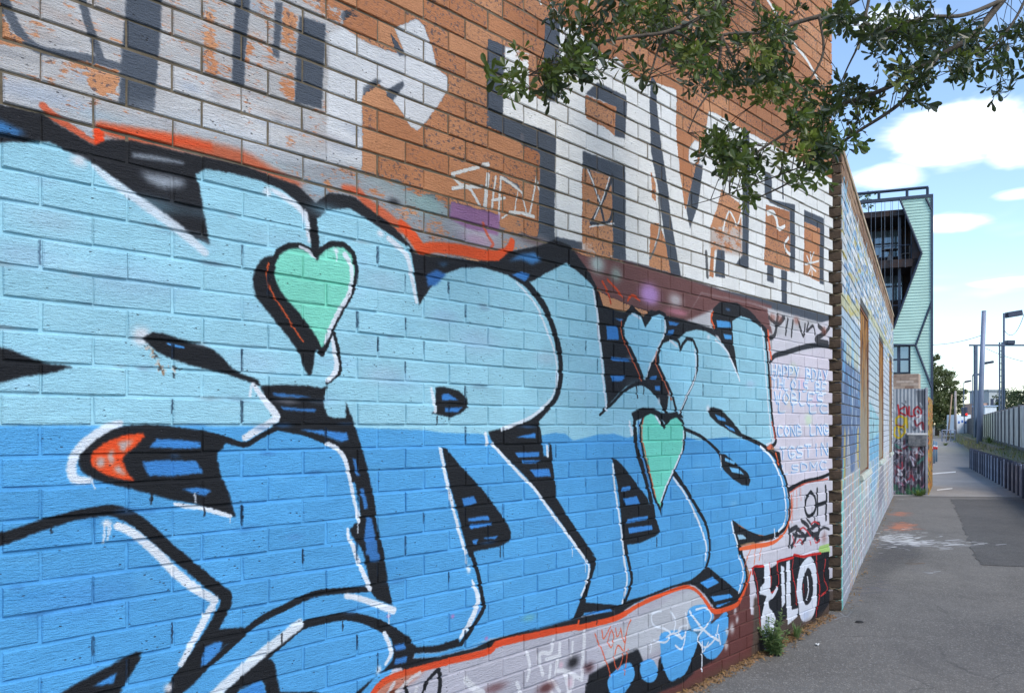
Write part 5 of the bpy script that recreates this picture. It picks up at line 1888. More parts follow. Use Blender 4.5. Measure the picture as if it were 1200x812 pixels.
# balcony table and chairs, a few pixels each
tb = empty('balcony_table', GM @ Vector((fac(1043, 300, 1.2)[0], 1.2, zs_[1] - .05)), GROT)
tag(tb, 'small round table with pedestal on the upper balcony', 'table')
tmat = simple_mat('table_grey', srgb((120, 116, 116)), .6)
MB().tube([(0, 0, .70), (0, 0, .74)], .42, 14).build('tabletop', tmat, tb)
MB().tube([(0, 0, 0), (0, 0, .70)], [.2, .03], 8).build('pedestal', tmat, tb)
for i, dx in enumerate((-.75, .75)):
    ch = empty('balcony_chair', GM @ Vector((fac(1043, 300, 1.2)[0] + dx, 1.2, zs_[1] - .05)), GROT)
    tag(ch, 'pale chair %s of the round balcony table' % ('left', 'right')[i], 'chair', 'balcony chairs')
    MB().box(-.22, .22, -.22, .22, .42, .46, bev=.01).build('seat', tmat, ch)
    sx = -1 if i == 0 else 1
    MB().box(sx * .2 - .02, sx * .2 + .02, -.2, .2, .462, .85, bev=.01).build('backrest', tmat, ch)
    for lx in (-.19, .19):
        for ly in (-.19, .19):
            MB().tube([(lx, ly, 0), (lx, ly, .42)], .014, 5).build('leg', tmat, ch)


# ------------------------------------------------------------------ foliage helper
def leaf_mat(name, c1, c2, trans=.35, rough=.45):
    m = bpy.data.materials.new(name)
    m.use_nodes = True
    g = NG(m.node_tree)
    geo = g.n('ShaderNodeNewGeometry')
    c = g.mix(geo.outputs['Random Per Island'], c1, c2)
    p = g.n('ShaderNodeBsdfPrincipled')
    g.l(c, p.inputs['Base Color'])
    p.inputs['Roughness'].default_value = rough
    p.inputs['Specular IOR Level'].default_value = .5
    tr = g.n('ShaderNodeBsdfTranslucent')
    g.l(g.mix(.5, c, (.22, .34, .05)), tr.inputs[0])
    mx = g.n('ShaderNodeMixShader')
    mx.inputs[0].default_value = trans
    g.l(p.outputs[0], mx.inputs[1])
    g.l(tr.outputs[0], mx.inputs[2])
    g.l(mx.outputs[0], g.n('ShaderNodeOutputMaterial').inputs[0])
    return m


bark = simple_mat('bark', (.10, .08, .06), .9, .3, 20, .6, 60)


def leafy_tree(name, label, base, lobes, leaf, n, mat, trunk_r, group=None, seed=1):
    """trunk with limbs into lobes (offset, radius); leaves in clumps through each lobe"""
    r = random.Random(seed)
    root = empty(name, base)
    tag(root, label, 'tree', group)
    tk = MB()
    top = max(l[0][2] for l in lobes)
    trunk = [(0, 0, -.1), (r.uniform(-.1, .1), 0, top * .3), (r.uniform(-.25, .25), 0, top * .62)]
    tk.tube(trunk, [trunk_r, trunk_r * .8, trunk_r * .55], 8)
    for (lx, ly, lz), lr in lobes:
        s0 = Vector((0, 0, min(top * .6, max(.3, lz * .45))))
        e0 = Vector((lx, ly, lz))
        mid = s0.lerp(e0, .5) + Vector((r.uniform(-.3, .3), r.uniform(-.3, .3), .1 * lr))
        tk.tube([s0, mid, e0], [trunk_r * .4, trunk_r * .25, trunk_r * .1], 6)
    tk.build('trunk', bark, root, True)
    cr = MB()
    tot = sum(l[1] ** 2 for l in lobes)
    for (lx, ly, lz), lr in lobes:
        m_ = int(n * lr * lr / tot)
        clumps = []
        for _ in range(max(8, m_ // 45)):
            v = Vector((r.gauss(0, 1), r.gauss(0, 1), r.gauss(0, 1))).normalized() * lr * (r.random() ** .38)
            clumps.append((Vector((lx, ly, lz)) + Vector((v.x, v.y, v.z * .85)), lr * r.uniform(.16, .32)))
        for _ in range(m_):
            c, cr_ = clumps[r.randrange(len(clumps))]
            p = c + Vector((r.gauss(0, .5), r.gauss(0, .5), r.gauss(0, .42))) * cr_
            a = Vector((r.gauss(0, 1), r.gauss(0, 1), r.gauss(0, .6))).normalized()
            b_ = a.cross(Vector((r.gauss(0, 1), r.gauss(0, 1), r.gauss(0, 1)))).normalized()
            L, w = leaf * r.uniform(.7, 1.4), leaf * r.uniform(.3, .55)
            cr.add([p - a * L * .5, p + b_ * w * .5, p + a * L * .5, p - b_ * w * .5], [(0, 1, 2, 3)])
    o = cr.build('crown', mat, root)
    return root


gum = leaf_mat('gum_leaves', (.075, .095, .04), (.14, .16, .065), .25, .55)
dkl = leaf_mat('dark_leaves', (.03, .05, .025), (.06, .085, .035), .2, .5)
B0 = at(1098, 509, 118)
leafy_tree('gum_tree', 'big dark eucalyptus at the end of the path beside the green building', (B0.x, B0.y, 0),
           [((-2.2, 0, 8.2), 2.4), ((-.8, .5, 10.0), 1.7), ((.6, 0, 7.6), 2.2), ((1.9, -.4, 5.6), 1.7), ((0, 0, 4.6), 2.4), ((-2.4, 0, 4.4), 2.2), ((1.6, 0, 3.0), 1.6), ((-.4, 0, 2.4), 1.9), ((2.4, 0, 4.0), 1.2)],   .34, 24000, gum, .3, 'trees behind the railway', 2)
for i, (px_, Y, h, w, lab) in enumerate(((1183, 95, 4.6, 2.4, 'dark round tree behind the fence beside the lattice mast'), (1203, 92, 5.0, 2.6, 'dark tree cut by the right edge of the picture'), (1164, 100, 2.8, 1.4, 'small dark bush behind the fence below the distant house'), (1228, 90, 5.2, 3.0, 'dark tree just beyond the right edge of the picture'))):
    p = at(px_, HY, Y)
    leafy_tree('park_tree', lab, (p.x, p.y, .6), [((0, 0, h * .62), w * .9), ((-.5 * w, 0, h * .5), w * .6), ((.55 * w, 0, h * .55), w * .62), ((.1, 0, h * .82), w * .5)], .26, 4200, dkl, .16, 'trees behind the railway', 30 + i)
p = at(1121, 500, 100)
leafy_tree('path_bush', 'low shrub at the foot of the gum tree', (p.x - 1.6, p.y, 0), [((0, 0, 1.1), 1.0), ((.8, 0, .8), .7)], .2, 1500, dkl, .06, None, 77)
p = at(1017, 240, 44)
rp = leafy_tree('roof_plant', 'leafy shrub growing on the roof terrace behind the mural wall', GM @ Vector((fac(1018, 250, .9)[0], .9, zs_[0] + .25)), [((0, 0, .6), .36), ((.1, 0, 1.15), .26), ((-.3, 0, .9), .4)], .12, 420, leaf_mat('roof_leaves', (.08, .14, .05), (.14, .2, .07)), .03, None, 9)
p = at(1088, 545, 21)

# ------------------------------------------------------------------ poles, gantry and lamps along the railway
steel = simple_mat('galvanised', srgb((124, 134, 156)), .55, .1, 2, metal=.25)
steel_d = simple_mat('dark_steel', srgb((72, 88, 112)), .55, .1, 2)
lampm = simple_mat('lamp_case', srgb((44, 54, 76)), .5)
p0, p1 = at(1147.5, 519, 40), at(1153, 365, 40)
po = empty('leaning_pole', (p0.x, p0.y, .55))
tag(po, 'thick blue-grey steel pole leaning slightly behind the retaining wall', 'pole')
d_ = Vector((p1.x - p0.x, 0, p1.z - .55))
MB().tube([(0, 0, 0), d_ * .5, d_], [.128, .115, .095], 14).build('shaft', steel, po, True)
MB().tube([d_ * .999, d_ * 1.004], [.1, .1], 14).build('cap', steel_d, po)
MB().box(-.22, .22, -.22, .22, 0, .05, bev=.01).build('base_plate', steel_d, po)


def lamp_post(px_, base_y, top_y, Y, w, label, head=None, hp=4.0):
    a, c = at(px_, base_y, Y), at(px_, top_y, Y)
    o = empty('lamp_post', (a.x, a.y, .6))
    tag(o, label, 'lamp post', 'railway lamp posts')
    h = c.z - .6
    MB().tube([(0, 0, 0), (0, 0, h)], [w, w * .8], 8).build('pole', steel_d, o, True)
    if head:
        (hx0, hy0, hx1, hy1) = head
        q0, q1 = at(hx0, hy0, Y), at(hx1, hy1, Y)
        z0, z1 = q0.z - .6, q1.z - .6
        m = MB()
        L = q1.x - q0.x
        hh = hp * Y / F / 2
        ang = math.atan2(z1 - z0, L)
        M = Matrix.Translation((q0.x - a.x, 0, z0)) @ Matrix.Rotation(-ang, 4, 'Y')
        m.box(0, L, -.22, .22, -hh, hh, M, bev=.03)
        m.build('lamp_head', lampm, o)
        MB().tube([(0, 0, h * .985), (q0.x - a.x + .04, 0, z0)], w * .7, 6).build('arm', steel_d, o)
    return o


lamp_post(1176.5, 478, 367, 60, .085, 'tall lamp post with big dark lamp head beside the lattice mast', (1179.3, 369.5, 1197, 366.5), 6.5)
lamp_post(1129.5, 480, 448, 110, .07, 'small distant lamp post left of the gantry', (1131, 447.5, 1137.5, 446.2), 2.2)
lamp_post(1139.5, 476, 439.5, 90, .06, 'thin lamp post hidden beside the gantry upright', (1141, 439.5, 1148, 438.5), 2.2)
lamp_post(1152, 474, 426, 75, .05, 'lamp post behind the leaning pole with its head to the right', (1154.5, 425.6, 1163.5, 424), 3.0)
lamp_post(1128.2, 482, 462, 140, .06, 'farthest tiny lamp post near the red signal', (1129, 461.5, 1133.2, 460.6), 1.8)
# lattice mast next to the tall lamp post
a, c = at(1172.8, 479, 62), at(1172.8, 401, 62)
ms = empty('lattice_mast', (a.x, a.y, .6))
tag(ms, 'slim lattice mast standing left of the tall lamp post', 'mast')
h = c.z - .6
for dx in (-.09, .09):
    MB().box(dx - .04, dx + .04, -.05, .05, 0, h).build('upright', steel_d, ms)
for i in range(int(h / .45)):
    MB().box(-.049, .049, -.02, .02, .3 + i * .45, .36 + i * .45).build('rung', steel_d, ms)
MB().box(-.05, .45, -.2, -.055, .5, 1.5, bev=.02).build('control_box', simple_mat('white_box', srgb((200, 206, 212)), .6), ms)
MB().box(.35, .60, -.3, -.205, 1.15, 2.0, bev=.02).build('blue_sign', simple_mat('blue_sign', srgb((40, 84, 180)), .5), ms)
# gantry
a = at(1143.3, 500, 58)
gn = empty('gantry', (a.x, a.y, .6))
tag(gn, 'steel railway gantry with long horizontal beam across the sky', 'gantry')
zb = at(0, 404.5, 58).z - .6
MB().box(-.10, .10, -.1, .1, 0, zb - .06, bev=.01).build('upright', steel_d, gn)
b1 = at(1136, 404, 58).x - a.x
MB().box(b1, 8.5, -.1, .1, zb - .055, zb + .05, bev=.01).build('beam', steel_d, gn)
MB().box(8.3, 8.5, -.1, .1, 0, zb - .06, bev=.01).build('upright', steel_d, gn)
MB().box(at(1178.5, 0, 58).x - a.x, at(1188, 0, 58).x - a.x, -.2, .2, zb + .055, zb + .32, bev=.03).build('floodlight', lampm, gn)
# signal with a red lamp
a = at(1130, 485, 85)
sg = empty('rail_signal', (a.x, a.y, .6))
tag(sg, 'dark railway signal showing a red light above the fence', 'signal')
MB().tube([(0, 0, 0), (0, 0, 1.9)], .05, 8).build('post', steel_d, sg)
for dx in (-.16, .16):
    MB().box(dx - .12, dx + .12, -.1, .1, 1.7, 2.6, bev=.02).build('signal_head', lampm, sg)
red = bpy.data.materials.new('red_lamp')
red.use_nodes = True
g = NG(red.node_tree)
em = g.n('ShaderNodeEmission')
em.inputs[0].default_value = (1, .03, .02, 1)
em.inputs[1].default_value = 1.3
g.l(em.outputs[0], g.n('ShaderNodeOutputMaterial').inputs[0])
MB().tube([(.16, -.12, 1.9), (.16, -.16, 1.9)], .10, 12).build('red_lamp', red, sg)
# equipment cabins
wht = simple_mat('cabin_white', srgb((206, 214, 222)), .6, .08, 2)
blu = simple_mat('cabin_mark', srgb((70, 110, 180)), .6)
a, c = at(1121, 497, 88), at(1138, 479, 88)
cb = empty('equipment_cabin', (a.x, a.y, .6))
tag(cb, 'white equipment cabin with blue marks behind the concrete fence', 'cabin')
MB().box(0, c.x - a.x, 0, 2, 0, 1.9, bev=.03).build('body', wht, cb)
for i in range(4):
    MB().box(.15 + i * .34, .33 + i * .34, -.02, -.005, 1.0 + .1 * (i % 2), 1.25 + .1 * (i % 2)).build('mark', blu, cb)
a, c = at(1154, 480, 80), at(1168, 474, 80)
cb = empty('equipment_cabin', (a.x, a.y, .6))
tag(cb, 'low pale cabin roof showing above the fence right of the leaning pole', 'cabin')
cb_b = MB().box(0, c.x - a.x, 0, 2, 0, c.z - .8, bev=.03).build('body', wht, cb)
MB().box(-.1, c.x - a.x + .1, -.1, 2.1, c.z - .795, c.z - .68, bev=.02).build('roof', simple_mat('cabin_roof', srgb((150, 170, 196)), .6), cb)
# distant house
a, c = at(1159, 490, 140), at(1173, 458, 140)
hs = empty('distant_house', (a.x, a.y, 0))
tag(hs, 'distant grey and brick house beyond the railway', 'building')
hw, hh = c.x - a.x, c.z
MB().box(0, hw, 0, 6, 0, hh, bev=.02).build('wall', simple_mat('far_grey', srgb((172, 178, 180)), .8), hs)
MB().box(-.9, -.002, .3, 6, 0, hh * .72, bev=.02).build('wing', simple_mat('far_brick', srgb((176, 146, 132)), .8), hs)
MB().box(-.2, hw + .2, -.2, 6.2, hh + .002, hh + .25).build('roof', simple_mat('far_roof', srgb((150, 160, 166)), .7), hs)
for i in range(2):
    w = MB().box(.25 + i * .85, .75 + i * .85, -.04, -.002, hh * .62, hh * .82).build('window', lampm, hs)

# overhead wires
wm = simple_mat('wire', srgb((88, 110, 134)), .6)


def wire(label, pa, pb, sag, r_=.012):
    m = MB()
    q = []
    for i in range(13):
        t_ = i / 12
        v = Vector(pa).lerp(Vector(pb), t_)
        v.z -= sag * 4 * t_ * (1 - t_)
        q.append(v)
    m.tube(q, r_, 4)
    tag(m.build('overhead_wire', wm), label, 'wire', 'overhead wires')


wire('thin wire running from the green building to the leaning pole', at(1092.5, 404, 43.5), at(1150.2, 393, 40), .1, .014)
wire('wire sloping down to the right under the gantry beam', at(1155, 408, 58), at(1206, 425, 52), .1, .02)
wire('wire loop hanging from the tall lamp post', at(1177, 387, 60), at(1202, 362, 55), .9, .02)
wire('long thin wire passing low behind the poles', at(1122, 458.5, 120), at(1206, 458, 120), .1, .03)

# bollards with red bands, weeds beside the corrugated fence
bol_mat = simple_mat('bollard_blue', srgb((112, 138, 160)), .6, .12, 6)
band = simple_mat('red_band', srgb((196, 40, 40)), .5)
wband = simple_mat('white_band', srgb((222, 226, 230)), .5)
for i in range(5):
    px_ = 1086.6 + 2.7 * i
    yb = 548 - 1.7 * i
    gx, gy = ground_at(px_, yb)
    bo = empty('bollard', (gx, gy, 0.0))
    tag(bo, ('blue-grey bollard with red band, first from the corrugated fence', 'blue-grey bollard with red band, second from the corrugated fence', 'blue-grey bollard with red band, middle of the row of five', 'blue-grey bollard with red band, second nearest the open path', 'blue-grey bollard with red band, nearest the open path')[i], 'bollard', 'banded bollards')
    hb = .78 + (.06 if i == 3 else 0)
    MB().tube([(0, 0, 0), (0, 0, hb - .03), (0, 0, hb)], [.034, .034, .02], 10).build('post', bol_mat, bo, True)
    MB().tube([(0, 0, hb * .62), (0, 0, hb * .74)], .038, 10).build('red_band', band, bo, True)
    MB().tube([(0, 0, hb * .745), (0, 0, hb * .80)], .038, 10).build('white_band', wband, bo, True)


def tuft(name, label, base, n, h, spread, mat, cat='plant', seed=1, w=.012):
    r = random.Random(seed)
    root = empty(name, base)
    tag(root, label, cat)
    m = MB()
    for _ in range(n):
        an, lean = r.uniform(0, 6.28), r.uniform(.1, 1) * spread
        hh = h * r.uniform(.4, 1)
        a = Vector((math.cos(an), math.sin(an), 0))
        s_ = Vector((-a.y, a.x, 0)) * w * r.uniform(.6, 1.3)
        b0 = a * lean * .2
        p1_ = b0 + a * lean * .35 + Vector((0, 0, hh * .6))
        p2_ = b0 + a * lean + Vector((0, 0, hh))
        m.add([b0 - s_, b0 + s_, p1_ + s_ * .8, p1_ - s_ * .8, p2_], [(0, 1, 2, 3), (3, 2, 4)])
    m.build('leaves', mat, root)
    return root


yg = leaf_mat('yellow_weed', (.22, .22, .05), (.14, .19, .05), .3, .6)
gw = leaf_mat('green_weed', (.07, .12, .03), (.12, .19, .05), .3, .5)
gx, gy = ground_at(1090, 541)
tuft('yellow_weed', 'tall yellow-green weed growing between fence and bollards', (gx - .1, gy + .8, 0), 130, .95, .3, yg, seed=5)
gx, gy = ground_at(1077, 581)
tuft('path_weed', 'low green weed at the foot of the corrugated fence', (gx, gy, 0), 90, .16, .3, gw, seed=6, w=.01)
gx, gy = ground_at(1108, 522)
tuft('path_weed', 'grass tuft at the far left edge of the path', (gx, gy, 0), 60, .3, .4, yg, seed=8)
tuft('bed_weed', 'green weed at the foot of the leaning pole', (p0.x + .1, p0.y - .7, .6), 70, .35, .3, gw, seed=10)
# far barrier rails and leaning timber pole where the path ends
rail = empty('barrier_rail', (0, 0, 0))
tag(rail, 'grey tubular barrier rails at the far end of the path', 'barrier')
for x in (1104, 1109, 1114, 1119):
    q = at(x, 517, 75)
    MB().tube([(q.x, q.y, 0), (q.x, q.y, 1.05)], .05, 6).build('post', steel, rail)
for zz_ in (.5, 1.0):
    a, c = at(1103.5, 0, 75), at(1119.5, 0, 75)
    MB().tube([(a.x, a.y, zz_), (c.x, c.y, zz_)], .045, 6).build('rail', steel, rail)
wood = simple_mat('weathered_timber', srgb((150, 128, 106)), .85, .2, 4)
a, c = at(1110.5, 512, 80), at(1115.5, 462, 80)
tp = empty('timber_pole', (a.x, a.y, 0))
tag(tp, 'leaning timber pole in front of the gum tree', 'pole')
MB().tube([(0, 0, 0), (c.x - a.x, 0, c.z)], [.09, .06], 8).build('shaft', wood, tp, True)
a, c = at(1119.5, 509, 84), at(1119.6, 458, 84)
tp = empty('timber_pole', (a.x, a.y, 0))
tag(tp, 'upright grey timber pole right of the leaning one', 'pole')
MB().tube([(0, 0, 0), (c.x - a.x, 0, c.z)], [.14, .1], 8).build('shaft', simple_mat('grey_timber', srgb((148, 140, 138)), .85, .2, 4), tp, True)

# ------------------------------------------------------------------ tree reaching over the path from the right
tree = empty('overhanging_tree', (5.6, 3.7, .55))
tag(tree, 'leafy tree reaching over the path with dark glossy leaves at upper right', 'tree')
TI = Matrix.Translation((-5.6, -3.7, -.55))
tb_mat = simple_mat('tree_bark', (.085, .07, .055), .9, .3, 30, .6, 90)


def wall_depth(px_):
    return 3375.6 / (1475.0 - px_) if px_ < 978 else 99


BR = {}


def branch(key, spec, r0, r1):
    """spec: (px, py, Y) points; smooth tapered limb"""
    p = [at(x, y, Y) for x, y, Y in spec]
    q = smooth([tuple(v) for v in p], False, 6)
    BR[key] = [Vector(v) for v in q]
    m = MB()
    m.tube([TI @ Vector(v) for v in q], [r0 + (r1 - r0) * i / (len(q) - 1) for i in range(len(q))], 7)
    m.build('branch', tb_mat, tree, True)


tk = [Vector((0, 0, -.15)), Vector((-.05, -.02, .9)), Vector((-.25, .05, 1.9)), Vector((-.6, .1, 2.9)), Vector((-.8, .15, 4.2))]
MB().tube([Vector(v) for v in smooth([tuple(v) for v in tk], False, 5)], [.17 - .09 * i / 20 for i in range(21)], 10).build('trunk', tb_mat, tree, True)
branch('a0', [(1640, -60, 4.0), (1400, -170, 3.8), (1270, -110, 3.7), (1175, 0, 3.75), (1141, 41, 3.7), (1088, 74, 3.75), (1040, 103, 3.8), (1000, 118, 3.85), (960, 132, 3.85), (915, 160, 3.85), (880, 184, 3.8), (858, 205, 3.8)], .020, .003)
branch('a1', [(1098, 68, 3.72), (1080, 90, 3.65), (1060, 116, 3.6), (1038, 134, 3.6), (1000, 158, 3.65), (960, 188, 3.7), (925, 214, 3.7), (888, 232, 3.7)], .011, .003)
branch('b', [(1420, -190, 3.9), (1200, -150, 3.9), (1060, -40, 3.9), (990, 8, 3.95), (940, 25, 3.95), (893, 38, 3.95), (846, 42, 3.9), (812, 64, 3.85), (790, 78, 3.8)], .016, .004)
branch('c', [(1060, -60, 3.7), (930, -60, 3.6), (868, -12, 3.55), (822, 20, 3.5), (780, 38, 3.45), (735, 44, 3.4), (700, 52, 3.35), (668, 72, 3.3), (640, 84, 3.25), (606, 90, 3.2)], .012, .002)
branch('d', [(846, 42, 3.9), (843, 70, 3.85), (836, 100, 3.8), (818, 128, 3.75), (806, 156, 3.75)], .008, .002)
branch('e', [(846, 44, 3.9), (862, 74, 3.85), (878, 100, 3.8), (892, 120, 3.8)], .007, .002)
branch('f', [(780, 38, 3.45), (800, 42, 3.5), (824, 58, 3.55)], .006, .003)
branch('g', [(1300, -120, 3.6), (1225, -40, 3.6), (1190, 22, 3.6), (1168, 50, 3.6), (1150, 62, 3.6)], .009, .002)
branch('h', [(1175, 0, 3.75), (1130, 18, 3.6), (1090, 20, 3.55), (1050, 30, 3.5), (1030, 40, 3.5)], .010, .003)
branch('i', [(1022, -20, 3.9), (1014, 20, 3.85), (1006, 52, 3.8), (992, 82, 3.8), (976, 120, 3.8)], .008, .002)
branch('j', [(960, 188, 3.7), (890, 214, 3.72), (840, 232, 3.72), (804, 242, 3.72)], .0035, .0012)
branch('k', [(960, 20, 3.95), (965, 60, 3.9), (950, 92, 3.85), (930, 110, 3.8), (905, 122, 3.8)], .007, .002)
branch('l', [(780, 36, 3.45), (770, 62, 3.5), (762, 88, 3.5), (756, 104, 3.5)], .006, .002)

leaf_dk = leaf_mat('shaded_leaf', (.012, .020, .010), (.030, .048, .018), .2, .38)  # dark glossy green, deepened in colour to imitate backlit leaves
leaf_md = leaf_mat('mid_leaf', (.036, .060, .014), (.10, .135, .03), .4, .38)
leaf_yg = leaf_mat('new_leaf', (.13, .16, .03), (.22, .24, .06), .45, .45)


def sprig(seed, mat, n=(22, 34), L0=.038):
    """a leafy twig with short side shoots of narrow spoon-shaped leaves, twig along +Z"""
    r = random.Random(seed)
    m = MB()
    axes = [(Vector((0, 0, -.06)), Vector((r.uniform(-.015, .015), r.uniform(-.015, .015), .09)))]
    for k_ in range(3):
        an = k_ * 2.1 + r.uniform(-.5, .5)
        b0 = Vector((0, 0, -.03 + .03 * k_))
        axes.append((b0, b0 + Vector((math.cos(an) * .042, math.sin(an) * .042, r.uniform(.01, .05)))))
    for a_, b_ in axes:
        m.tube([a_, a_.lerp(b_, .5) + Vector((0, 0, .003)), b_], [.0016, .0012, .0008], 4)
    for i in range(r.randint(*n)):
        a_, b_ = axes[r.choice((0, 0, 1, 2, 3))]
        t = r.random() ** .6
        base = a_.lerp(b_, t)
        ax_ = (b_ - a_).normalized()
        rnd = Vector((r.gauss(0, 1), r.gauss(0, 1), r.gauss(0, 1))).normalized()
        d = (ax_ * (.15 + .8 * t) + rnd * .85 + Vector((0, 0, -.1))).normalized()
        side = d.cross(Vector((r.uniform(-.7, .7), r.uniform(-.7, .7), 1))).normalized()
        up = side.cross(d).normalized()
        L = L0 * r.uniform(.6, 1.3)
        w = L * r.uniform(.17, .24)
        cv = r.uniform(-.10, .25) * L
        prof = ((.0, .08), (.3, .5), (.7, 1.0), (.92, .62), (1.0, .0))
        vs, fs = [], []
        for k_, (tt, ww) in enumerate(prof):
            c = base + d * L * tt - up * cv * tt * tt
            if k_ == len(prof) - 1:
                vs.append(c)
            else:
                fold = up * w * ww * .3
                vs += [c - side * w * ww + fold, c, c + side * w * ww + fold]
        for k_ in range(3):
            a = 3 * k_
            fs += [(a, a + 1, a + 4, a + 3), (a + 1, a + 2, a + 5, a + 4)]
        fs += [(9, 10, 12), (10, 11, 12)]
        m.add(vs, fs)
    me = m.mesh('leaf_cluster')
    me.materials.append(mat)
    return me


SP = {'d': [sprig(40 + i, leaf_dk) for i in range(7)], 'm': [sprig(60 + i, leaf_md) for i in range(6)], 'y': [sprig(80 + i, leaf_yg, (24, 34), .032) for i in range(4)]}
SPOTS = ((735, 26, 56, 30, 22), (700, 46, 34, 20, 8), (770, 14, 50, 16, 9), (900, 24, 60, 22, 10), (662, 82, 34, 13, 11), (618, 84, 16, 9, 4), (640, 102, 12, 10, 3), (790, 38, 50, 36, 15), (850, 50, 50, 40, 15), (765, 100, 24, 12, 3), (820, 105, 36, 26, 7), (872, 105, 40, 30, 10),
         (920, 55, 42, 44, 15), (955, 105, 30, 36, 12), (832, 160, 22, 14, 7), (858, 186, 24, 14, 8), (902, 186, 36, 22, 11), (940, 164, 36, 26, 12), (985, 130, 30, 32, 11), (1005, 28, 34, 28, 9), (1040, 56, 34, 24, 11), (1075, 46, 42, 24, 13),
         (1060, 96, 44, 18, 11), (1008, 166, 20, 9, 3), (1105, 36, 42, 24, 10), (1150, 52, 40, 20, 13), (1185, 36, 20, 24, 9), (1180, 88, 12, 5, 2), (1118, 70, 34, 11, 7), (966, 192, 24, 10, 4), (884, 222, 18, 8, 3), (1032, 118, 36, 14, 6), (850, 8, 90, 12, 8), (1085, 8, 70, 10, 7))
allpts = [v for k_ in BR for v in BR[k_]]
rt = random.Random(17)
tw = MB()
ncl = 0
for (cx_, cy_, rx, ry, n) in SPOTS:
    subs = []
    for _ in range(max(1, round(n / 3.6))):
        an_, rr_ = rt.uniform(0, 6.28), rt.random() ** .5
        subs.append((math.cos(an_) * rr_, math.sin(an_) * rr_))
    for _ in range(n):
        if ncl >= 298:
            break
        if rt.random() < .04:
            continue
        u, v = subs[rt.randrange(len(subs))]
        x, y = cx_ + u * rx + rt.gauss(0, 10), cy_ + v * ry + rt.gauss(0, 7)
        Y = rt.uniform(3.25, 4.15) if x > 730 else rt.uniform(2.95, 3.35)
        Y = min(Y, wall_depth(x) - .3)
        p = at(x, y, Y)
        near = min(allpts, key=lambda q: (q - p).length_squared)
        dv = p - near
        if dv.length > .30:
            p = near + dv.normalized() * (.18 + .5 * (dv.length - .18))
            dv = p - near
        mid = near.lerp(p, .55) + Vector((0, 0, .015))
        tw.tube([TI @ near, TI @ mid, TI @ p], [.002, .0015, .001], 5)
        s_ = rt.random()
        wallside = x < 975
        kind = 'y' if s_ < (.13 if wallside else .05) else ('m' if s_ < (.60 if wallside else .2) else 'd')  # darker sprigs before open sky, lighter at the wall: backlight put into colour
        me = SP[kind][rt.randrange(len(SP[kind]))]
        o = link('leaf_cluster', me, None, tree)
        ax = (dv.normalized() + Vector((rt.uniform(-.6, .6), rt.uniform(-.6, .6), rt.uniform(-.5, .35)))).normalized()
        q = ax.to_track_quat('Z', 'Y').to_matrix().to_4x4() @ Matrix.Rotation(rt.uniform(0, 6.28), 4, 'Z')
        sc_ = rt.uniform(.85, 1.25)
        o.matrix_local = TI @ Matrix.Translation(p) @ q @ Matrix.Diagonal((sc_, sc_, sc_, 1))
        ncl += 1
two = tw.build('twigs', tb_mat, tree, True)
two['kind'] = 'stuff'
# rest of the crown, outside the picture on the right
cr = MB()
for _ in range(2600):
    c = Vector((rt.gauss(-.4, .9), rt.gauss(0, .9), 4.4 + rt.gauss(0, .6)))
    p = c
    if at(1230, 0, max(p.y + 3.7, .5)).x > p.x + 5.6:
        continue
    a = Vector((rt.gauss(0, 1), rt.gauss(0, 1), rt.gauss(0, .6))).normalized()
    b_ = a.cross(Vector((rt.gauss(0, 1), rt.gauss(0, 1), 1))).normalized()
    L = rt.uniform(.035, .06)
    cr.add([p - a * L * .5, p + b_ * L * .18 + a * L * .15, p + a * L * .5, p - b_ * L * .18 + a * L * .15], [(0, 1, 2, 3)])
o = cr.build('crown', leaf_dk, tree)
o['kind'] = 'stuff'

# ------------------------------------------------------------------ weed, dry litter and scraps at the foot of the wall
def on_wall_foot(px_, off):
    u = wall_uv(px_, 0)[0]
    p = WO + WU * u
    n_ = Vector((WU.y, -WU.x, 0))
    p = p + n_ * off
    return Vector((p.x, p.y, gz(p.y)))


w0 = on_wall_foot(893, .10)
weed = empty('weed', w0)
tag(weed, 'bushy green weed growing at the foot of the wall by the white letters', 'plant')
wl = MB()
rw_ = random.Random(31)
wl_mat = leaf_mat('weed_leaf', (.13, .20, .075), (.22, .31, .12), .3, .5)
for i in range(26):
    an = rw_.uniform(0, 6.28)
    h = rw_.uniform(.07, .24) if i else .30
    lean = rw_.uniform(.03, .15)
    top = Vector((math.cos(an) * lean, math.sin(an) * lean, h))
    b0 = Vector((rw_.uniform(-.04, .04), rw_.uniform(-.03, .03), 0))
    st_ = MB()
    st_.tube([b0, b0.lerp(top, .5) + Vector((0, 0, .02)), top], [.004, .003, .0015], 5)
    st_.build('stem', wl_mat, weed)
    for k_ in range(int(h / .0048)):
        t_ = .12 + .88 * rw_.random()
        c = b0.lerp(top, t_)
        d = Vector((rw_.gauss(0, 1), rw_.gauss(0, 1), rw_.uniform(-.1, 1.0))).normalized()
        s_ = d.cross(Vector((0, 0, 1))).normalized()
        L = rw_.uniform(.022, .05) * (1.25 - .5 * t_)
        w = L * .24
        wl.add([c, c + d * L * .5 + s_ * w, c + d * L - Vector((0, 0, L * .2)), c + d * L * .5 - s_ * w], [(0, 1, 2, 3)])
wl.build('leaves', wl_mat, weed)
w1 = on_wall_foot(924, .06)
tuft('small_weed', 'small green weed sprouting right of the bushy one', w1, 40, .13, .06, wl_mat, seed=12, w=.006)

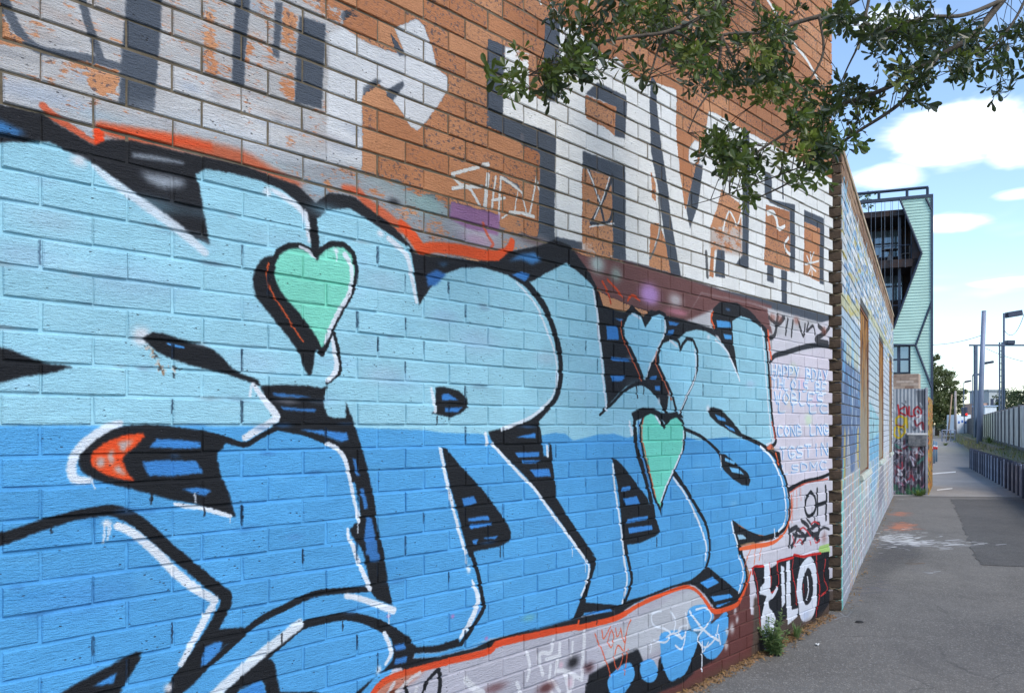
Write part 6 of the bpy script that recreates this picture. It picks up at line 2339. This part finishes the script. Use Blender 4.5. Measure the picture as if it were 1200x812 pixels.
lit = MB()
for _ in range(1500):
    if rw_.random() < .72:
        x = rw_.uniform(770, 965) if rw_.random() < .5 else rw_.gauss(915, 18)
        if x > 970:
            continue
        p = on_wall_foot(x, abs(rw_.gauss(0, .045)) + .004)
    else:
        t_ = rw_.uniform(0, 11) ** 1.0
        n_ = Vector((FU.y, -FU.x, 0))
        p = FO + FU * t_ + n_ * (abs(rw_.gauss(0, .05)) + .01)
        p.z = gz(p.y)
    a = Vector((rw_.gauss(0, 1), rw_.gauss(0, 1), rw_.gauss(0, .22))).normalized()
    b_ = a.cross(Vector((0, 0, 1)) + Vector((rw_.gauss(0, .3), rw_.gauss(0, .3), 0))).normalized()
    L = rw_.uniform(.012, .05)
    w = L * rw_.uniform(.1, .35)
    c = p + Vector((0, 0, .006 + rw_.random() * .014))
    lit.add([c - a * L * .5, c + b_ * w * .5, c + a * L * .5, c - b_ * w * .5], [(0, 1, 2, 3)])
tag(lit.build('leaf_litter', leaf_mat('dry_litter', (.30, .17, .06), (.20, .12, .06), .15, .8)), 'dry brown leaves and straw gathered along the foot of the walls', 'leaf litter', kind='stuff')
soil = MB()
for _ in range(900):
    p = on_wall_foot(rw_.uniform(760, 970), abs(rw_.gauss(0, .03)) + .004)
    s_ = rw_.uniform(.004, .011)
    soil.add([p + Vector((-s_, -s_, 0)), p + Vector((s_, -s_, 0)), p + Vector((s_, s_, 0)), p + Vector((-s_, s_, 0)), p + Vector((0, 0, s_ * 1.2))], [(0, 1, 4), (1, 2, 4), (2, 3, 4), (3, 0, 4)])
tag(soil.build('soil_crumbs', simple_mat('foot_soil', (.22, .13, .07), .95, .3, 20)), 'reddish soil crumbs in the corner between wall and asphalt', 'soil', kind='stuff')
pm_ = simple_mat('paper', (.75, .75, .73), .8)
for i, (x, y, L, lab) in enumerate(((893, 760, .065, 'larger white paper scrap left of the weed'), (900, 759, .04, 'small white paper scrap beside the larger one'), (909, 767, .035, 'pale scrap lying on the asphalt below the weed'), (958, 756, .03, 'tiny white scrap on the open asphalt'))):
    gx, gy = ground_at(x, y)
    b = MB()
    vs = []
    for j in range(4):
        for k_ in range(4):
            vs.append((L * (j / 3 - .5) + rw_.uniform(-.004, .004), L * .7 * (k_ / 3 - .5) + rw_.uniform(-.004, .004), .004 + rw_.uniform(0, .012)))
    b.add(vs, [(j * 4 + k_, j * 4 + k_ + 1, j * 4 + k_ + 5, j * 4 + k_ + 4) for j in range(3) for k_ in range(3)])
    o = b.build('paper_scrap', pm_)
    o.location = (gx, gy, gz(gy))
    o.rotation_euler = (0, 0, rw_.uniform(0, 3))
    tag(o, lab, 'litter', 'paper scraps')
gx, gy = ground_at(1007, 729)
b = MB()
b.tube([(0, 0, .002), (0, 0, .02)], [.035, .022], 9)
o = b.build('stone', simple_mat('dark_stone', (.02, .02, .02), .8))
o.location = (gx, gy, gz(gy))
o.scale = (1, .7, .6)
tag(o, 'small black lump lying on the asphalt near the wall corner', 'stone')
for yy, xx in ((768, 885), (766, 905)):
    pass
